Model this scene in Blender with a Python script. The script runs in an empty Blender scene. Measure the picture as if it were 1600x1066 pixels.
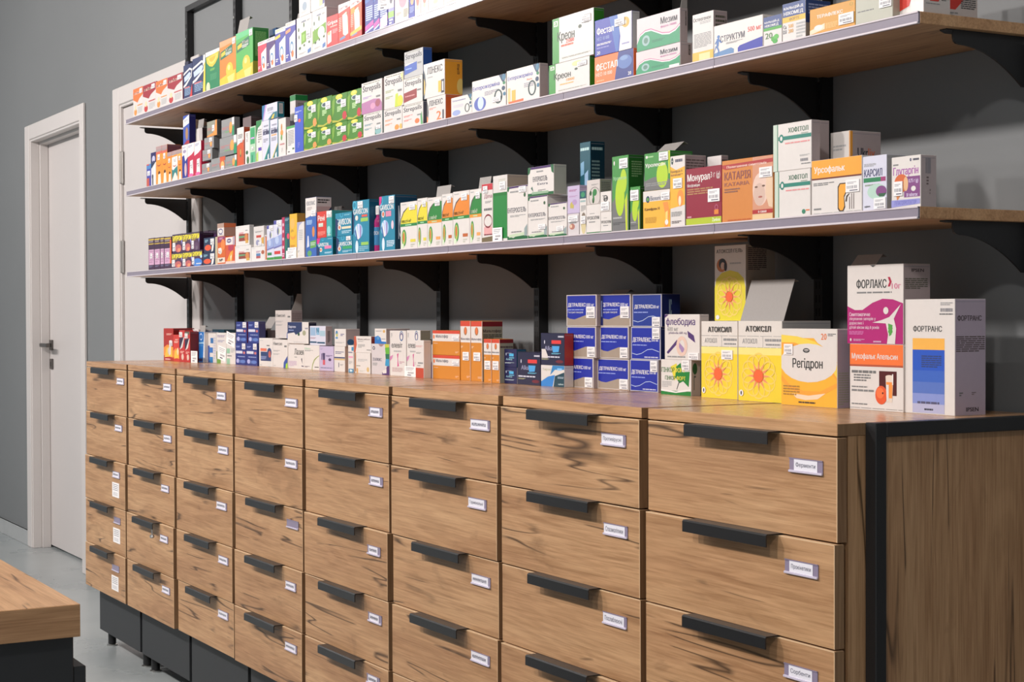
import bpy, math, random
from mathutils import Vector, Matrix
DES={
'kidO':'P,f72,0,0,100,0,100,28,62,40,45,52,0,38|T,fdc,8,10,60,12,____|L,e93,45,60,95,64,1|L,bbb,48,70,92,92,5|E,e93,24,84,14,12|E,fda,24,68,8,10|S,70,6,94,22',
'kidR':'P,a23,0,0,100,0,100,28,62,40,45,52,0,38|T,fdc,8,10,60,12,____|L,c33,45,60,95,64,1|L,bbb,48,70,92,92,5|E,c33,24,84,14,12|E,fda,24,68,8,10|S,70,6,94,22',
'swoosh':'P,fff,0,24,70,12,100,18,92,40,30,62,0,66|P,236,0,30,70,18,92,22,84,38,20,56,0,60|P,cdf,8,36,70,24,84,30,70,42,14,50|L,9bd,15,70,80,92,5|L,f88,15,66,70,69,1',
'lemon':'P,fff,0,0,100,0,100,9,0,12|P,fc2,4,14,96,8,90,24,70,36,50,42,28,38,10,28|P,fd6,14,17,86,13,80,23,64,31,48,35,30,31|P,eb1,24,18,76,15,70,22,58,27,46,29,32,26|L,9d6,34,46,66,52,3|L,5a7,34,60,80,76,6|E,eeb,18,92,14,14',
'melissaO':'P,fa7,0,0,100,0,100,10,0,14|P,275,5,24,80,14,80,34,5,42|P,dc3,10,27,36,23,36,32,10,36|T,eed,38,20,38,7,____|L,fff,38,29,74,36,3|P,fc1,0,84,100,72,100,100,0,100|E,fc2,62,70,22,17|E,fe8,58,64,8,6|P,fe7,48,84,92,80,84,99,56,100|S,82,3,99,16',
'melissaG':'P,6c8,0,0,100,0,100,10,0,14|P,275,5,24,80,14,80,34,5,42|P,dc3,10,27,36,23,36,32,10,36|T,eed,38,20,38,7,____|L,fff,38,29,74,36,3|P,fc1,0,84,100,72,100,100,0,100|E,fc2,62,70,22,17|E,fe8,58,64,8,6|P,fe7,48,84,92,80,84,99,56,100|S,82,3,99,16',
'plP':'R,fff,0,0,100,12|L,d35,8,3,80,9,2|P,fff,40,40,100,25,100,100,55,100,40,70|Q,48b,62,66,18,16,6|E,e73,70,82,12,9|L,fff,5,80,30,90,2|P,d35,0,20,50,16,50,24,0,28',
'plV':'R,fff,0,0,100,12|L,537,8,3,80,9,2|P,fff,40,40,100,25,100,100,55,100,40,70|Q,48b,62,66,18,16,6|E,e73,70,82,12,9|L,fff,5,80,30,90,2|P,537,0,20,50,16,50,24,0,28',
'plY':'R,fff,0,0,100,12|L,ec3,8,3,80,9,2|P,fff,40,40,100,25,100,100,55,100,40,70|Q,48b,62,66,18,16,6|E,e73,70,82,12,9|L,fff,5,80,30,90,2|P,ec3,0,20,50,16,50,24,0,28',
'plO':'R,fff,0,0,100,12|L,f96,8,3,80,9,2|P,fff,40,40,100,25,100,100,55,100,40,70|Q,48b,62,66,18,16,6|E,e73,70,82,12,9|L,fff,5,80,30,90,2|P,f96,0,20,50,16,50,24,0,28',
'leafA':'E,463,14,30,4,5|E,463,48,22,4,6|E,463,16,48,3,5|E,463,22,76,7,3.5|E,463,50,72,5,3|E,463,82,68,6,3|T,89b,32,10,32,5,_____|L,999,70,12,90,16,2|L,bbb,15,88,60,92,2|P,47b,72,86,92,82,92,92,72,95|P,7a2,32,40,62,37,62,64,32,68|P,9c5,38,46,54,44,54,60,38,62|S,66,36,92,58',
'leafB':'E,463,14,30,4,5|E,463,48,22,4,6|E,463,16,48,3,5|E,463,22,76,7,3.5|E,463,50,72,5,3|E,463,82,68,6,3|T,89b,32,10,32,5,_____|L,999,70,12,90,16,2|L,bbb,15,88,60,92,2|P,47b,72,86,92,82,92,92,72,95|P,7a2,4,48,96,36,96,60,4,78|E,fff,64,56,24,14',
'grip':'T,fff,6,16,90,16,Gripex|L,fcb,30,34,90,37,1|P,fff,6,52,40,46,40,82,6,88|E,fb7,20,54,12,6|L,faa,50,46,95,60,4|P,c11,0,94,100,78,100,100,0,100',
'fxA':'P,fee,0,0,100,0,100,14,0,22|T,d88,8,6,80,9,______|P,ffd,34,30,70,24,80,40,84,80,60,84,40,78|E,fff,58,54,16,22|L,fba,4,34,28,70,8|P,c21,0,90,100,82,100,100,0,100|P,68b,14,86,60,82,60,89,14,92|L,776,62,28,92,33,2',
'fxB':'P,fee,0,0,100,0,100,14,0,22|T,d88,8,6,80,9,______|P,ffd,34,30,70,24,80,40,84,80,60,84,40,78|E,fff,58,54,16,22|L,fba,4,34,28,70,8|P,c21,0,90,100,82,100,100,0,100|P,68b,14,86,60,82,60,89,14,92|L,776,62,28,92,33,2',
'blueT':'P,36b,0,0,100,0,100,40,0,46|L,cdf,12,52,88,78,7|P,e3a,0,86,100,78,100,86,0,94|P,cdf,0,95,100,88,100,91,0,98',
'gb':'R,fff,0,0,100,58|R,9c5,0,66,100,80|R,55a,0,82,100,100|E,556,50,40,22,8|L,fff,20,84,80,98,2',
'cr':'E,c9a,60,40,28,22|L,999,12,72,48,80,3|L,776,66,68,96,90,6',
'nv':'L,9ad,20,66,90,84,6|E,da7,60,50,26,12|R,235,0,50,14,84',
'p1':'E,e76,50,52,26,20|E,fca,48,76,16,6|L,aaa,14,90,70,94,2',
'p2':'E,b87,50,52,26,20|E,fca,48,76,16,6|L,aaa,14,90,70,94,2',
'p3':'E,c76,50,52,26,20|E,fca,48,76,16,6|L,aaa,14,90,70,94,2',
'p4':'E,ccd,50,52,26,20|E,fca,48,76,16,6|L,aaa,14,90,70,94,2',
'obO':'R,b99,0,0,100,8|R,a99,0,8,100,14|P,d65,0,15,100,13,100,19,0,21|E,b42,50,47,30,6|E,f91,50,44,32,6|E,532,55,70,18,5|P,fed,38,74,78,72,86,98,30,99|S,34,22,70,36',
'obS':'R,b99,0,0,100,8|R,a99,0,8,100,14|P,f82,0,15,100,13,100,19,0,21|E,b42,50,47,30,6|E,f91,50,44,32,6|E,532,55,70,18,5|P,fed,38,74,78,72,86,98,30,99|S,34,22,70,36',
'obT':'R,b99,0,0,100,8|R,a99,0,8,100,14|P,f92,0,15,100,13,100,19,0,21|E,b42,50,47,30,6|E,fff,50,44,32,6|E,532,55,70,18,5|P,fed,38,74,78,72,86,98,30,99|S,34,22,70,36',
'obN':'R,b99,0,0,100,8|R,a99,0,8,100,14|P,fb3,0,15,100,13,100,19,0,21|E,b42,50,47,30,6|E,f91,50,44,32,6|E,532,55,70,18,5|P,fed,38,74,78,72,86,98,30,99|S,34,22,70,36',
'crim':'P,fff,0,0,100,0,100,26,60,34,0,40|L,88b,12,6,70,14,3|P,fff,40,52,80,50,86,92,30,94|S,44,54,78,74|E,f6a,50,94,34,5',
'grey':'L,c77,6,44,56,60,2|L,888,6,64,50,74,2|E,d53,72,58,12,30|E,fb5,72,58,8,24|S,58,10,86,44',
'greyG':'L,c77,6,44,56,60,2|L,888,6,64,50,74,2|E,d53,72,58,12,30|E,fb5,72,58,8,24|R,fff,84,0,100,40|R,196,84,48,100,100|L,7b7,30,70,64,76,1|E,fa4,74,52,11,30',
'lzA':'E,fd2,46,10,22,9|E,fe6,46,8,12,5|E,cdc,50,26,22,9|E,456,50,26,16,6|L,dfb,34,44,64,64,4|P,bb2,0,88,40,94,100,82,100,88,40,100,0,96|P,7a2,0,20,20,10,14,60,0,80|E,e94,82,80,14,15|S,60,18,92,44',
'lzB':'E,fd2,46,10,22,9|E,fe6,46,8,12,5|E,cdc,50,26,22,9|E,456,50,26,16,6|L,dfb,34,44,64,64,4|P,bb2,0,88,40,94,100,82,100,88,40,100,0,96|P,7a2,0,20,20,10,14,60,0,80|E,c23,82,80,14,15|S,62,24,94,50',
'stT':'L,998,10,4,90,7,1|T,223,6,10,88,26,Strepsils|L,389,8,46,50,54,2|L,389,8,64,46,72,2|P,376,64,60,74,100,62,96|E,8bb,80,84,16,14|S,70,62,94,76|L,888,72,50,92,56,1',
'stM':'L,998,10,4,90,7,1|T,223,6,10,88,26,Strepsils|L,a8c,8,46,50,54,2|L,a8c,8,64,46,72,2|P,b7a,0,64,60,58,90,62,100,76,100,100,0,100|E,a56,80,74,12,12|E,d9b,56,80,12,10|L,888,72,50,92,56,1',
'stH':'L,998,10,4,90,7,1|T,223,6,10,88,26,Strepsils|L,f82,8,46,50,54,2|L,f82,8,64,46,72,2|E,f93,72,86,12,12|E,fb5,94,86,8,12|L,888,72,50,92,56,1',
'stO':'L,998,10,4,90,7,1|T,223,6,10,88,26,Strepsils|L,f65,8,46,50,54,2|L,f65,8,64,46,72,2|E,f73,72,78,11,11|P,5a6,88,60,94,40,100,100,90,100|L,888,72,50,92,56,1',
'stR':'L,998,10,4,90,7,1|T,223,6,10,88,26,Strepsils|L,fff,8,46,50,54,2|L,fff,8,64,46,72,2|P,922,0,54,70,46,70,80,0,90|L,d99,8,66,60,70,1|L,888,72,50,92,56,1',
'stL':'L,998,10,4,90,7,1|T,223,6,10,88,26,Strepsils|L,9a6,8,46,50,54,2|L,9a6,8,64,46,72,2|P,cd2,56,100,60,62,72,60,80,100|E,dd2,84,84,14,16|P,dd8,86,8,98,0,98,30|L,888,72,50,92,56,1',
'stB':'L,998,10,4,90,7,1|T,223,6,10,88,26,Strepsils|L,fff,8,46,50,54,2|L,fff,8,64,46,72,2|P,25b,0,54,68,46,68,76,0,86|L,9bf,8,64,40,68,1|L,888,72,50,92,56,1',
'lin2':'T,223,12,12,74,22,ЛІНЕКС|L,f75,14,42,50,50,2|P,666,0,10,8,30,10,60,4,100,0,100|T,f72,52,60,26,34,2|R,445,84,58,92,94|P,f83,0,70,8,80,4,100,0,100',
'lin1':'T,223,18,12,72,20,ЛІНЕКС|L,aaa,20,40,44,43,1|P,345,0,14,8,30,12,60,4,100,0,100|P,db5,2,40,8,52,8,80,2,90|T,fb2,70,58,14,32,1|R,334,84,56,98,94|R,eee,88,62,94,88|>T,643,70,12,14,30,НЕКС|>E,fd7,90,75,22,22',
'ent1':'T,56a,8,14,62,10,Ентерожермина|E,9ad,26,80,20,14|L,ccd,10,40,60,56,4|P,246,80,0,100,0,100,12,94,30,88,20|Q,244,78,66,12,22,4|E,379,94,10,5,10|E,285,95,28,4,5|E,246,93,44,5,7|E,379,96,62,4,6',
'ent2':'T,34a,2,18,80,17,Ентерожерміна|E,56b,24,76,18,22|E,cdf,26,74,9,20|L,99a,38,42,80,56,3|P,246,80,0,100,0,100,12,94,30,88,20|Q,244,78,66,12,22,4|E,379,94,10,5,10|E,285,95,28,4,5|E,246,93,44,5,7|E,379,96,62,4,6|S,62,66,86,82',
'ent3':'T,34a,4,18,76,15,Ентерожерміна|T,e63,62,36,16,7,Форте|R,eb4,16,60,28,96|R,fc8,4,52,12,94|L,99a,54,48,84,62,3|P,e62,6,92,52,90,52,97,6,99|P,246,80,0,100,0,100,12,94,30,88,20|Q,244,78,66,12,22,4|E,379,94,10,5,10|E,285,95,28,4,5|E,246,93,44,5,7|E,379,96,62,4,6',
'kre2':'R,393,0,0,17,100|R,eee,4,6,14,18|T,393,5,8,8,8,a|T,232,13,32,42,26,Креон|E,454,68,32,4,4|L,999,78,10,94,30,5|L,998,24,90,92,93,2|S,72,12,94,26|T,fa3,44,56,20,9,10000|L,fb6,28,70,62,74,1|E,fd9,70,14,12,8',
'kre1':'R,393,0,0,17,100|R,eee,4,6,14,18|T,393,5,8,8,8,a|T,232,13,32,42,26,Креон|E,454,68,32,4,4|L,999,78,10,94,30,5|L,998,24,90,92,93,2|S,72,12,94,26|T,e42,34,52,20,8,25000|L,e64,22,62,52,66,1',
'fes2':'P,238,62,0,100,0,100,100,52,100|T,fff,4,26,56,26,ФЕСТАЛ|T,fdc,4,58,42,14,НЕО 10 000|T,fff,86,78,8,12,20|E,57b,78,40,18,24|E,79c,76,26,10,8|L,fb8,6,86,26,90,1',
'fes1':'P,eee,62,0,100,0,100,100,66,100,70,60|P,36b,40,0,62,0,68,50,64,100,58,100|T,fff,6,22,46,20,Фестал|T,9ad,6,48,34,10,НЕО 10 000|L,fff,6,66,46,72,2|L,88c,6,76,40,80,1|T,fff,6,86,9,9,20|Q,da3,84,26,10,14,8|S,56,12,82,32|L,99c,74,80,94,84,1',
'mez2':'P,fff,0,74,8,52,20,42,34,42,60,62,76,66,90,60,100,48,100,100,0,100|P,c69,0,72,8,49,20,39,34,39,60,59,76,63,90,57,100,45,100,48,90,60,76,66,60,62,34,42,20,42,8,52,0,74|P,196,0,78,8,56,20,46,34,46,60,66,76,70,90,64,100,52,100,100,0,100|T,223,56,14,38,20,Мезим|E,9bb,22,72,9,16|E,587,22,72,5,9|L,175,36,76,66,84,2|>T,332,68,8,16,44,ИЗЕМ|T,d8b,56,38,36,9,форте 20000|R,eee,76,86,98,96',
'mez1':'P,fff,0,74,8,52,20,42,34,42,60,62,76,66,90,60,100,48,100,100,0,100|P,c69,0,72,8,49,20,39,34,39,60,59,76,63,90,57,100,45,100,48,90,60,76,66,60,62,34,42,20,42,8,52,0,74|P,196,0,78,8,56,20,46,34,46,60,66,76,70,90,64,100,52,100,100,0,100|T,223,56,14,38,20,Мезим|E,9bb,22,72,9,16|E,587,22,72,5,9|L,175,36,76,66,84,2|>T,332,68,8,16,44,ИЗЕМ|T,d8b,56,38,36,9,форте 10000',
'ost':'T,333,4,8,84,8,Остеогенон|L,aaa,36,18,90,24,2|L,999,8,42,90,72,10|R,eb3,0,80,100,100|R,fd9,32,84,84,100|>L,554,15,10,80,80,8|>T,332,84,10,10,30,Осте',
'str':'T,224,14,36,50,20,СТРУКТУМ|T,d32,70,28,28,15,500 мг|P,58b,0,100,0,86,36,78,42,84,42,100|P,12a,50,100,50,84,54,78,100,66,100,100|E,47b,10,36,3,5|P,47b,6,42,12,40,10,66,6,66|P,47b,2,56,6,46,8,48,4,58|P,47b,12,44,17,56,15,58,10,48|P,47b,8,64,12,80,8,99,6,99,9,80,5,66|P,47b,6,64,1,84,-1,84,4,64|L,999,26,60,60,66,2',
'cal1':'R,248,0,0,100,42|T,fff,6,14,80,10,КАЛЬЦІЙ-Д|T,fff,8,27,74,10,НІКОМЕД|R,4a3,0,38,100,48|T,473,10,56,40,20,20|E,4a3,56,80,14,9|E,5b4,70,74,14,9|E,3a3,64,88,14,8',
'cal2':'R,248,0,0,100,36|T,fff,6,8,84,10,КАЛЬЦІЙ-Д|T,fff,6,22,84,11,НІКОМЕД|R,eb2,0,36,100,50|T,753,30,39,44,8,ФОРТЕ|T,445,4,56,14,10,Ca|T,ea3,26,56,22,10,500|T,445,4,69,14,10,D3|T,ea3,26,69,22,10,200|L,bbb,60,56,98,98,5|>R,248,0,0,100,60|>L,9ad,12,10,90,40,4',
'ter':'T,fff,16,26,58,14,ТЕРАФЛЕКС|Q,b91,92,14,4,7,2|P,edb,0,80,34,62,34,84,0,96|E,eee,20,74,10,10|L,fc7,36,64,62,86,5|S,66,44,98,84',
'gr':'L,777,6,52,50,56,1|S,66,20,98,58',
'redw':'P,d32,0,0,70,0,40,70,0,80|Q,b33,40,36,14,12,4|E,fff,56,66,10,7|P,fff,56,0,100,0,100,100,0,100,0,84,44,74|>P,d32,0,0,100,0,55,62,0,62|>P,fff,40,0,62,0,22,62,0,62|>L,555,66,20,96,60,9|>L,999,8,68,60,71,1',
'pur':'L,ec3,4,3,94,7,1|L,db3,4,17,94,20,1|L,988,10,8,80,14,1|R,dac,6,36,94,84|L,b8a,14,40,86,80,6|L,88a,12,87,80,92,2|S,36,48,70,64',
'yel':'R,435,0,0,100,8|T,fe1,3,9,92,28,БУПРОМ|T,fe1,5,10,92,26,БУПРОМ|T,fe1,4,8,92,28,БУПРОМ|E,c66,60,78,30,22|E,f96,66,86,14,10|P,aaf,88,40,98,30,94,60|L,ec3,4,40,50,43,1|S,6,46,32,90',
'yelB':'R,435,0,0,100,8|T,fe1,3,9,92,28,БУПРОМ|T,fe1,5,10,92,26,БУПРОМ|T,fe1,4,8,92,28,БУПРОМ|E,48d,50,75,50,25|E,cef,90,40,10,10|L,fff,40,80,90,86,1|S,-8,42,22,86',
'yelC':'R,435,0,0,100,8|T,fe1,3,9,92,28,БУПРОМ|T,fe1,5,10,92,26,БУПРОМ|T,fe1,4,8,92,28,БУПРОМ|E,646,60,78,30,22|E,767,66,86,14,10|P,aaf,88,40,98,30,94,60|L,ec3,4,40,50,43,1|S,6,46,32,90',
'nup':'L,9cd,10,14,40,34,3|E,e52,38,68,30,20|P,fff,76,50,96,30,86,90,70,98|S,66,10,96,50',
'oraA':'P,936,0,0,100,0,90,18,0,22|L,dac,24,4,70,12,2|E,fec,36,52,22,12|R,edc,0,76,94,94|T,433,20,80,50,10,№|E,f83,70,30,26,20|S,16,42,52,60',
'wpic':'R,943,24,42,94,78|L,d67,26,34,60,44,2|P,6a7,24,52,66,52,66,60,24,62|E,d84,78,62,12,22|R,da4,72,74,92,90|L,ccc,6,6,30,9,1|L,888,72,24,88,28,1',
'bwA':'R,55a,0,0,36,10|E,cd4,54,28,16,8|E,66a,52,28,10,10|P,9ad,0,44,100,36,100,64,0,70|E,bce,40,50,22,10|R,494,0,92,100,100|P,77b,0,68,100,62,100,66,0,72|S,40,2,94,16|R,385,10,78,70,86',
'bwB':'R,55a,0,0,36,10|E,cd4,54,28,16,8|E,66a,52,28,10,10|P,9ad,0,44,100,36,100,64,0,70|E,bce,40,50,22,10|R,494,0,92,100,100|P,77b,0,68,100,62,100,66,0,72|S,40,2,94,16|R,d33,6,78,80,86',
'must':'E,fb5,40,22,30,12|E,c92,36,40,20,5|E,e93,44,50,34,8|E,eb1,44,46,30,6|L,d91,10,70,70,75,1|>E,b83,70,30,60,30',
'micro':'P,edd,0,0,100,0,100,28,60,30,0,34|T,556,8,6,80,7,НІКОЛАКС|L,a99,14,16,60,22,3|P,36b,0,35,100,26,100,100,0,100|E,d84,72,58,12,9|P,dde,18,64,28,64,34,82,12,84|L,bdf,10,38,60,46,4|P,6a5,42,74,96,72,96,84,42,86|L,cdc,46,76,90,82,2|E,6a6,36,94,20,5|S,56,22,96,32|>R,ccc,0,0,100,16|>P,baa,0,16,100,16,60,30,0,28|>L,333,8,4,88,12,2|>L,79c,6,34,90,44,4',
'gavS':'T,fff,8,28,66,20,GAVISCON|P,d18,0,0,24,0,14,30,0,34|R,f7a,50,46,92,62|E,eed,26,66,9,12|E,d63,26,66,5,7|L,cef,50,80,96,90,2|P,136,0,40,20,60,16,100,0,100|L,8cd,70,6,96,10,1|Q,4bd,40,8,8,10,3',
'reni':'T,fff,8,14,76,22,Рені|R,cdc,16,44,66,58|L,eee,18,46,60,50,1|L,f98,8,76,90,92,4',
'gavG':'T,fff,8,32,88,22,GAVISCON|P,136,0,0,18,20,10,100,0,100|R,3a6,40,56,98,72|E,eed,20,68,10,14|E,d63,20,68,5,8|L,bde,40,80,98,92,2|Q,4bd,42,10,10,14,3|S,66,4,92,26',
'gavC':'T,fff,8,26,88,26,GAVISCON|P,136,0,20,18,30,12,100,0,100|R,edb,40,60,96,70|E,eed,26,62,10,12|E,d63,26,62,5,7|L,bde,40,78,98,92,2|L,9de,56,8,94,14,2|Q,4bd,40,8,10,12,3',
'gavT':'T,fff,4,16,88,10,GAVISCON|Q,4bd,12,8,12,8,3|P,136,0,20,12,30,6,60,0,64|E,9ce,36,58,26,14|P,fff,20,50,26,48,38,74,30,74|P,edf,32,44,38,45,44,72,38,73|P,a5a,46,46,52,50,50,70,46,72|P,36a,12,58,18,54,32,76,28,78|E,def,26,88,9,12|R,e53,56,28,90,32|R,9c5,50,34,94,41|R,9c5,52,80,96,86|L,9cd,40,88,96,98,3|E,eed,26,33,9,5|S,34,2,64,15',
'gavL':'T,fff,4,16,88,10,GAVISCON|Q,4bd,12,8,12,8,3|P,136,0,20,12,30,6,60,0,64|E,9ce,36,58,26,14|P,fff,20,50,26,48,38,74,30,74|P,edf,32,44,38,45,44,72,38,73|P,a5a,46,46,52,50,50,70,46,72|P,36a,12,58,18,54,32,76,28,78|E,def,26,88,9,12|P,d18,0,0,18,0,12,14,0,16|R,d8a,42,28,78,38|E,edd,26,33,10,6|E,d63,26,33,6,4|E,ecd,86,54,8,8|L,def,48,82,98,94,4|S,66,2,98,15|>T,def,16,40,14,36,G|>T,def,16,20,16,60,N',
'podY':'P,ed1,0,46,4,36,18,22,40,13,60,9,100,9,100,46|P,544,0,46,2,46,6,36,20,23,42,14,41,12,18,20,3,34,0,42|R,284,0,46,100,52|L,beb,30,48,66,50,1|L,bbb,8,4,36,6,1|T,993,8,36,60,8,_______|E,494,22,76,14,18|E,bc5,21,76,9,14|E,d62,20,75,5,10|E,dec,14,93,8,5|R,ed3,60,80,90,86|L,ccb,62,90,86,98,2|S,56,6,90,18',
'podG':'P,283,0,46,4,36,18,22,40,13,60,9,100,9,100,46|P,544,0,46,2,46,6,36,20,23,42,14,41,12,18,20,3,34,0,42|R,e91,0,46,100,52|L,beb,30,48,66,50,1|L,bbb,8,4,36,6,1|T,dec,8,36,60,8,_______|E,494,22,76,14,18|E,bc5,21,76,9,14|E,d62,20,75,5,10|E,dec,14,93,8,5|R,fa5,60,80,90,86|L,ccb,62,90,86,98,2|S,56,6,90,18',
'podO':'P,e80,0,46,4,36,18,22,40,13,60,9,100,9,100,46|P,544,0,46,2,46,6,36,20,23,42,14,41,12,18,20,3,34,0,42|R,283,0,46,100,52|L,beb,30,48,66,50,1|L,bbb,8,4,36,6,1|T,a73,8,36,60,8,_______|E,494,22,76,14,18|E,bc5,21,76,9,14|E,d62,20,75,5,10|E,dec,14,93,8,5|R,c62,60,80,90,86|L,ccb,62,90,86,98,2|S,54,6,88,18',
'arch':'R,c23,0,0,100,11|T,956,22,18,74,8,Діпа|L,888,30,30,90,34,2|L,777,20,42,94,46,1|R,eaa,20,62,94,86|P,edd,22,74,22,64,40,56,58,52,74,56,92,64,92,74|Q,823,58,64,38,12,3|L,823,20,86,96,88,1|P,764,0,92,100,90,100,100,0,100|S,14,4,56,16',
'grn':'R,183,0,26,100,96|R,072,0,26,100,31|L,ccb,40,6,90,14,3|S,4,12,44,22|S,50,10,90,22',
'ent':'P,416,0,0,100,0,100,3,0,4|P,163,0,0,12,0,6,10,0,8|L,999,14,9,56,12,1|T,445,2,40,90,9,ЕНТЕРОСГЕЛЬ|L,999,14,54,90,58,2|P,163,0,92,30,96,60,90,100,94,100,100,0,100|P,cdb,8,90,94,86,94,92,8,95|E,464,86,18,5,4|L,888,20,84,70,86,1|P,9aa,84,80,98,72,98,92,84,94',
'entL':'P,416,0,0,100,0,100,8,0,8|P,163,0,0,12,0,8,20,0,26|P,163,88,0,100,0,100,30,92,24|L,999,34,15,60,20,1|T,445,20,34,56,17,ЕНТЕРОСГЕЛЬ|T,667,38,56,40,8,Extra|P,576,12,72,18,66,22,86|L,888,40,80,70,88,2|P,163,0,90,100,90,100,100,0,100|P,9b9,16,86,80,86,80,94,16,94',
'tealT':'L,bdd,6,6,90,9,1|P,7ac,8,22,40,20,40,34,8,36|P,9bd,46,34,80,30,80,48,46,50|R,eed,36,54,46,96|R,dee,58,60,68,98|P,367,30,70,90,66,90,100,30,100|L,cdd,34,74,80,90,3|>L,acc,10,6,84,9,1|>L,799,10,20,64,50,8',
'uroA':'T,333,4,40,88,12,УРОХОЛУМ|L,999,24,30,60,32,1|L,999,18,58,64,62,1|R,273,0,95,100,100',
'uroB':'T,333,4,42,92,14,УРОХОЛУМ|L,999,30,28,60,30,1|L,999,24,64,70,68,1|R,263,0,94,100,100',
'urA':'P,777,0,62,30,50,70,66,100,58,100,100,0,100|E,bd0,48,54,28,26|E,bd1,70,34,20,16|P,cd0,78,60,92,50,94,100,84,100|L,bbb,6,81,60,83,1|L,555,6,88,80,92,2|E,eee,14,9,4,3|T,ada,8,27,80,6,Уролесан|S,48,4,98,17|>L,8a7,20,8,86,30,7',
'urB':'P,777,0,62,30,50,70,66,100,58,100,100,0,100|E,bd0,48,54,28,26|E,bd1,70,34,20,16|P,cd0,78,60,92,50,94,100,84,100|L,bbb,6,81,60,83,1|L,555,6,88,80,92,2|E,eee,14,9,4,3|S,8,8,90,32',
'kanA':'R,edd,0,0,100,28|Q,136,18,22,7,9,6|E,6a4,18,22,4,5|T,346,28,14,40,12,Bionoric|T,432,6,44,56,10,Канефрон Н|P,f93,74,34,92,32,98,60,92,98,80,98,84,70|P,fd7,84,60,92,56,92,80,84,84|L,c92,8,70,50,86,5|E,fff,88,86,6,7|S,70,8,100,28',
'urC':'P,777,0,74,30,66,60,64,100,76,100,100,0,100|E,bd1,70,62,22,34|P,cd2,92,0,100,0,100,60,94,60|T,fff,4,27,78,13,Уролесан|E,eee,10,10,4,4|L,ad9,14,8,36,12,1|L,999,6,80,90,90,2|S,60,2,94,24',
'kanB':'P,fb2,0,14,40,20,100,16,100,70,0,74|Q,244,14,7,7,5,4|L,667,34,5,84,9,1|T,654,4,20,80,5,Канефрон Н|L,644,4,26,86,29,2|E,f93,70,60,22,12|E,fec,66,64,9,7|L,888,8,79,80,86,4|L,544,10,92,76,96,2|S,24,32,84,46|>L,655,6,6,90,30,6',
'mon':'T,fff,4,10,64,16,Монурал|T,edd,70,10,26,13,3 г (g)|T,edd,4,27,36,7,Фосфоміцин|L,b85,4,36,76,48,3|R,bc1,0,88,100,100|T,efd,74,90,22,6,Zambon|Q,b57,86,72,5,5,2|R,e82,80,76,92,84|L,d9a,4,84,16,87,1|S,64,40,96,62',
'kat':'R,d97,61,0,100,100|E,ecb,76,52,15,26|E,dba,74,60,11,18|E,754,68,48,3,1.5|E,754,82,47,3,1.5|E,b65,76,64,4,1.5|P,eca,88,24,100,22,100,82,92,80,86,60|P,b33,0,7,100,5,100,11,8,15,0,12|T,fdc,10,9,78,4,Полегшення симптомів|T,955,5,19,52,13,КАТАРІЯ|T,a65,5,36,50,6,KATARIA|L,965,5,46,36,54,2|R,b22,61,84,100,90|T,fff,72,85,16,4,6 саше|R,ec9,61,91,100,100|L,c62,12,96,58,98,1|S,75,18,99,34',
'hofL':'R,286,11,0,13,100|R,cdc,0,0,11,100|T,264,40,10,52,11,ХОФІТОЛ|L,9a9,74,24,92,26,1|R,287,14,27,100,35|E,287,22,31,6,9|E,eee,22,31,3,5|L,e99,32,41,96,44,1|E,386,82,90,5,5|R,e85,88,86,98,89',
'hofU':'R,286,11,0,13,100|R,cdc,0,0,11,100|T,264,40,10,52,11,ХОФІТОЛ|L,9a9,74,24,92,26,1|R,287,14,27,100,35|E,287,22,31,6,9|E,eee,22,31,3,5|L,e99,32,41,96,44,1|L,bbb,70,70,96,74,2|B,72,78,92,84|L,888,74,88,98,90,1',
'urs':'P,fa1,0,0,100,0,100,33,0,33|R,732,0,33,100,36|T,fff,5,12,62,15,Урсофальк|L,777,4,42,46,48,2|P,432,53,52,57,46,70,46,70,64,66,72,68,90,64,98,57,98,53,92|P,fa1,55,54,58,48,69,48,69,62,65,70,66,88,63,95,58,95,55,90|P,432,70,70,75,66,77,66,72,72,71,80,68,80|R,533,80,66,81,94|R,533,84,66,85,94|R,533,76,72,77,94|L,bbb,4,97,98,98,1|L,888,5,88,20,91,1|S,70,42,96,64',
'ukr':'T,448,12,74,40,11,Укр|T,f84,52,74,34,11,лів|L,bbb,14,16,80,24,2|B,26,34,80,42|L,888,26,50,78,54,1|R,fa2,96,0,100,100|>R,fa2,0,0,8,100|>T,334,24,20,34,10,Ukr|>T,e74,58,20,22,10,liv|>L,666,24,38,80,56,3|>P,c53,0,66,100,62,100,70,0,74',
'kar':'L,999,6,14,56,20,3|T,336,6,24,76,14,КАРСИЛ|R,285,4,40,76,48|R,a37,76,40,96,48|L,9a9,10,52,70,55,1|E,bdc,60,66,40,14|E,848,78,66,22,10|P,364,66,70,100,70,90,76,70,76|T,333,8,90,24,5,sopharm|S,50,78,98,98',
'glu':'T,a3a,6,20,86,20,Глутаргін|L,888,6,14,24,17,1|Q,336,66,8,3,3,2|L,556,74,6,94,10,1|R,848,44,40,98,80|E,d62,34,52,24,18|P,d84,14,62,52,58,20,86|E,eb8,50,54,8,14|T,edf,60,45,32,9,0,75 г (g)|E,eee,76,64,8,5|T,edf,52,72,38,7,30 таблеток|P,99d,0,84,98,84,98,94,0,98|T,66b,12,86,74,8,ГЕПАТОПРОТЕКТОР|S,10,48,40,76|>B,30,6,64,36|>L,766,36,42,50,60,3|>L,766,56,66,62,78,2',
'navy4':'L,9ae,8,14,44,22,2|R,dde,4,36,66,48|E,d77,82,44,10,6|L,9ad,20,60,90,64,1|E,bbe,22,82,14,10|E,57c,70,84,24,8|L,68c,30,78,90,92,3|S,66,2,96,28',
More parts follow.
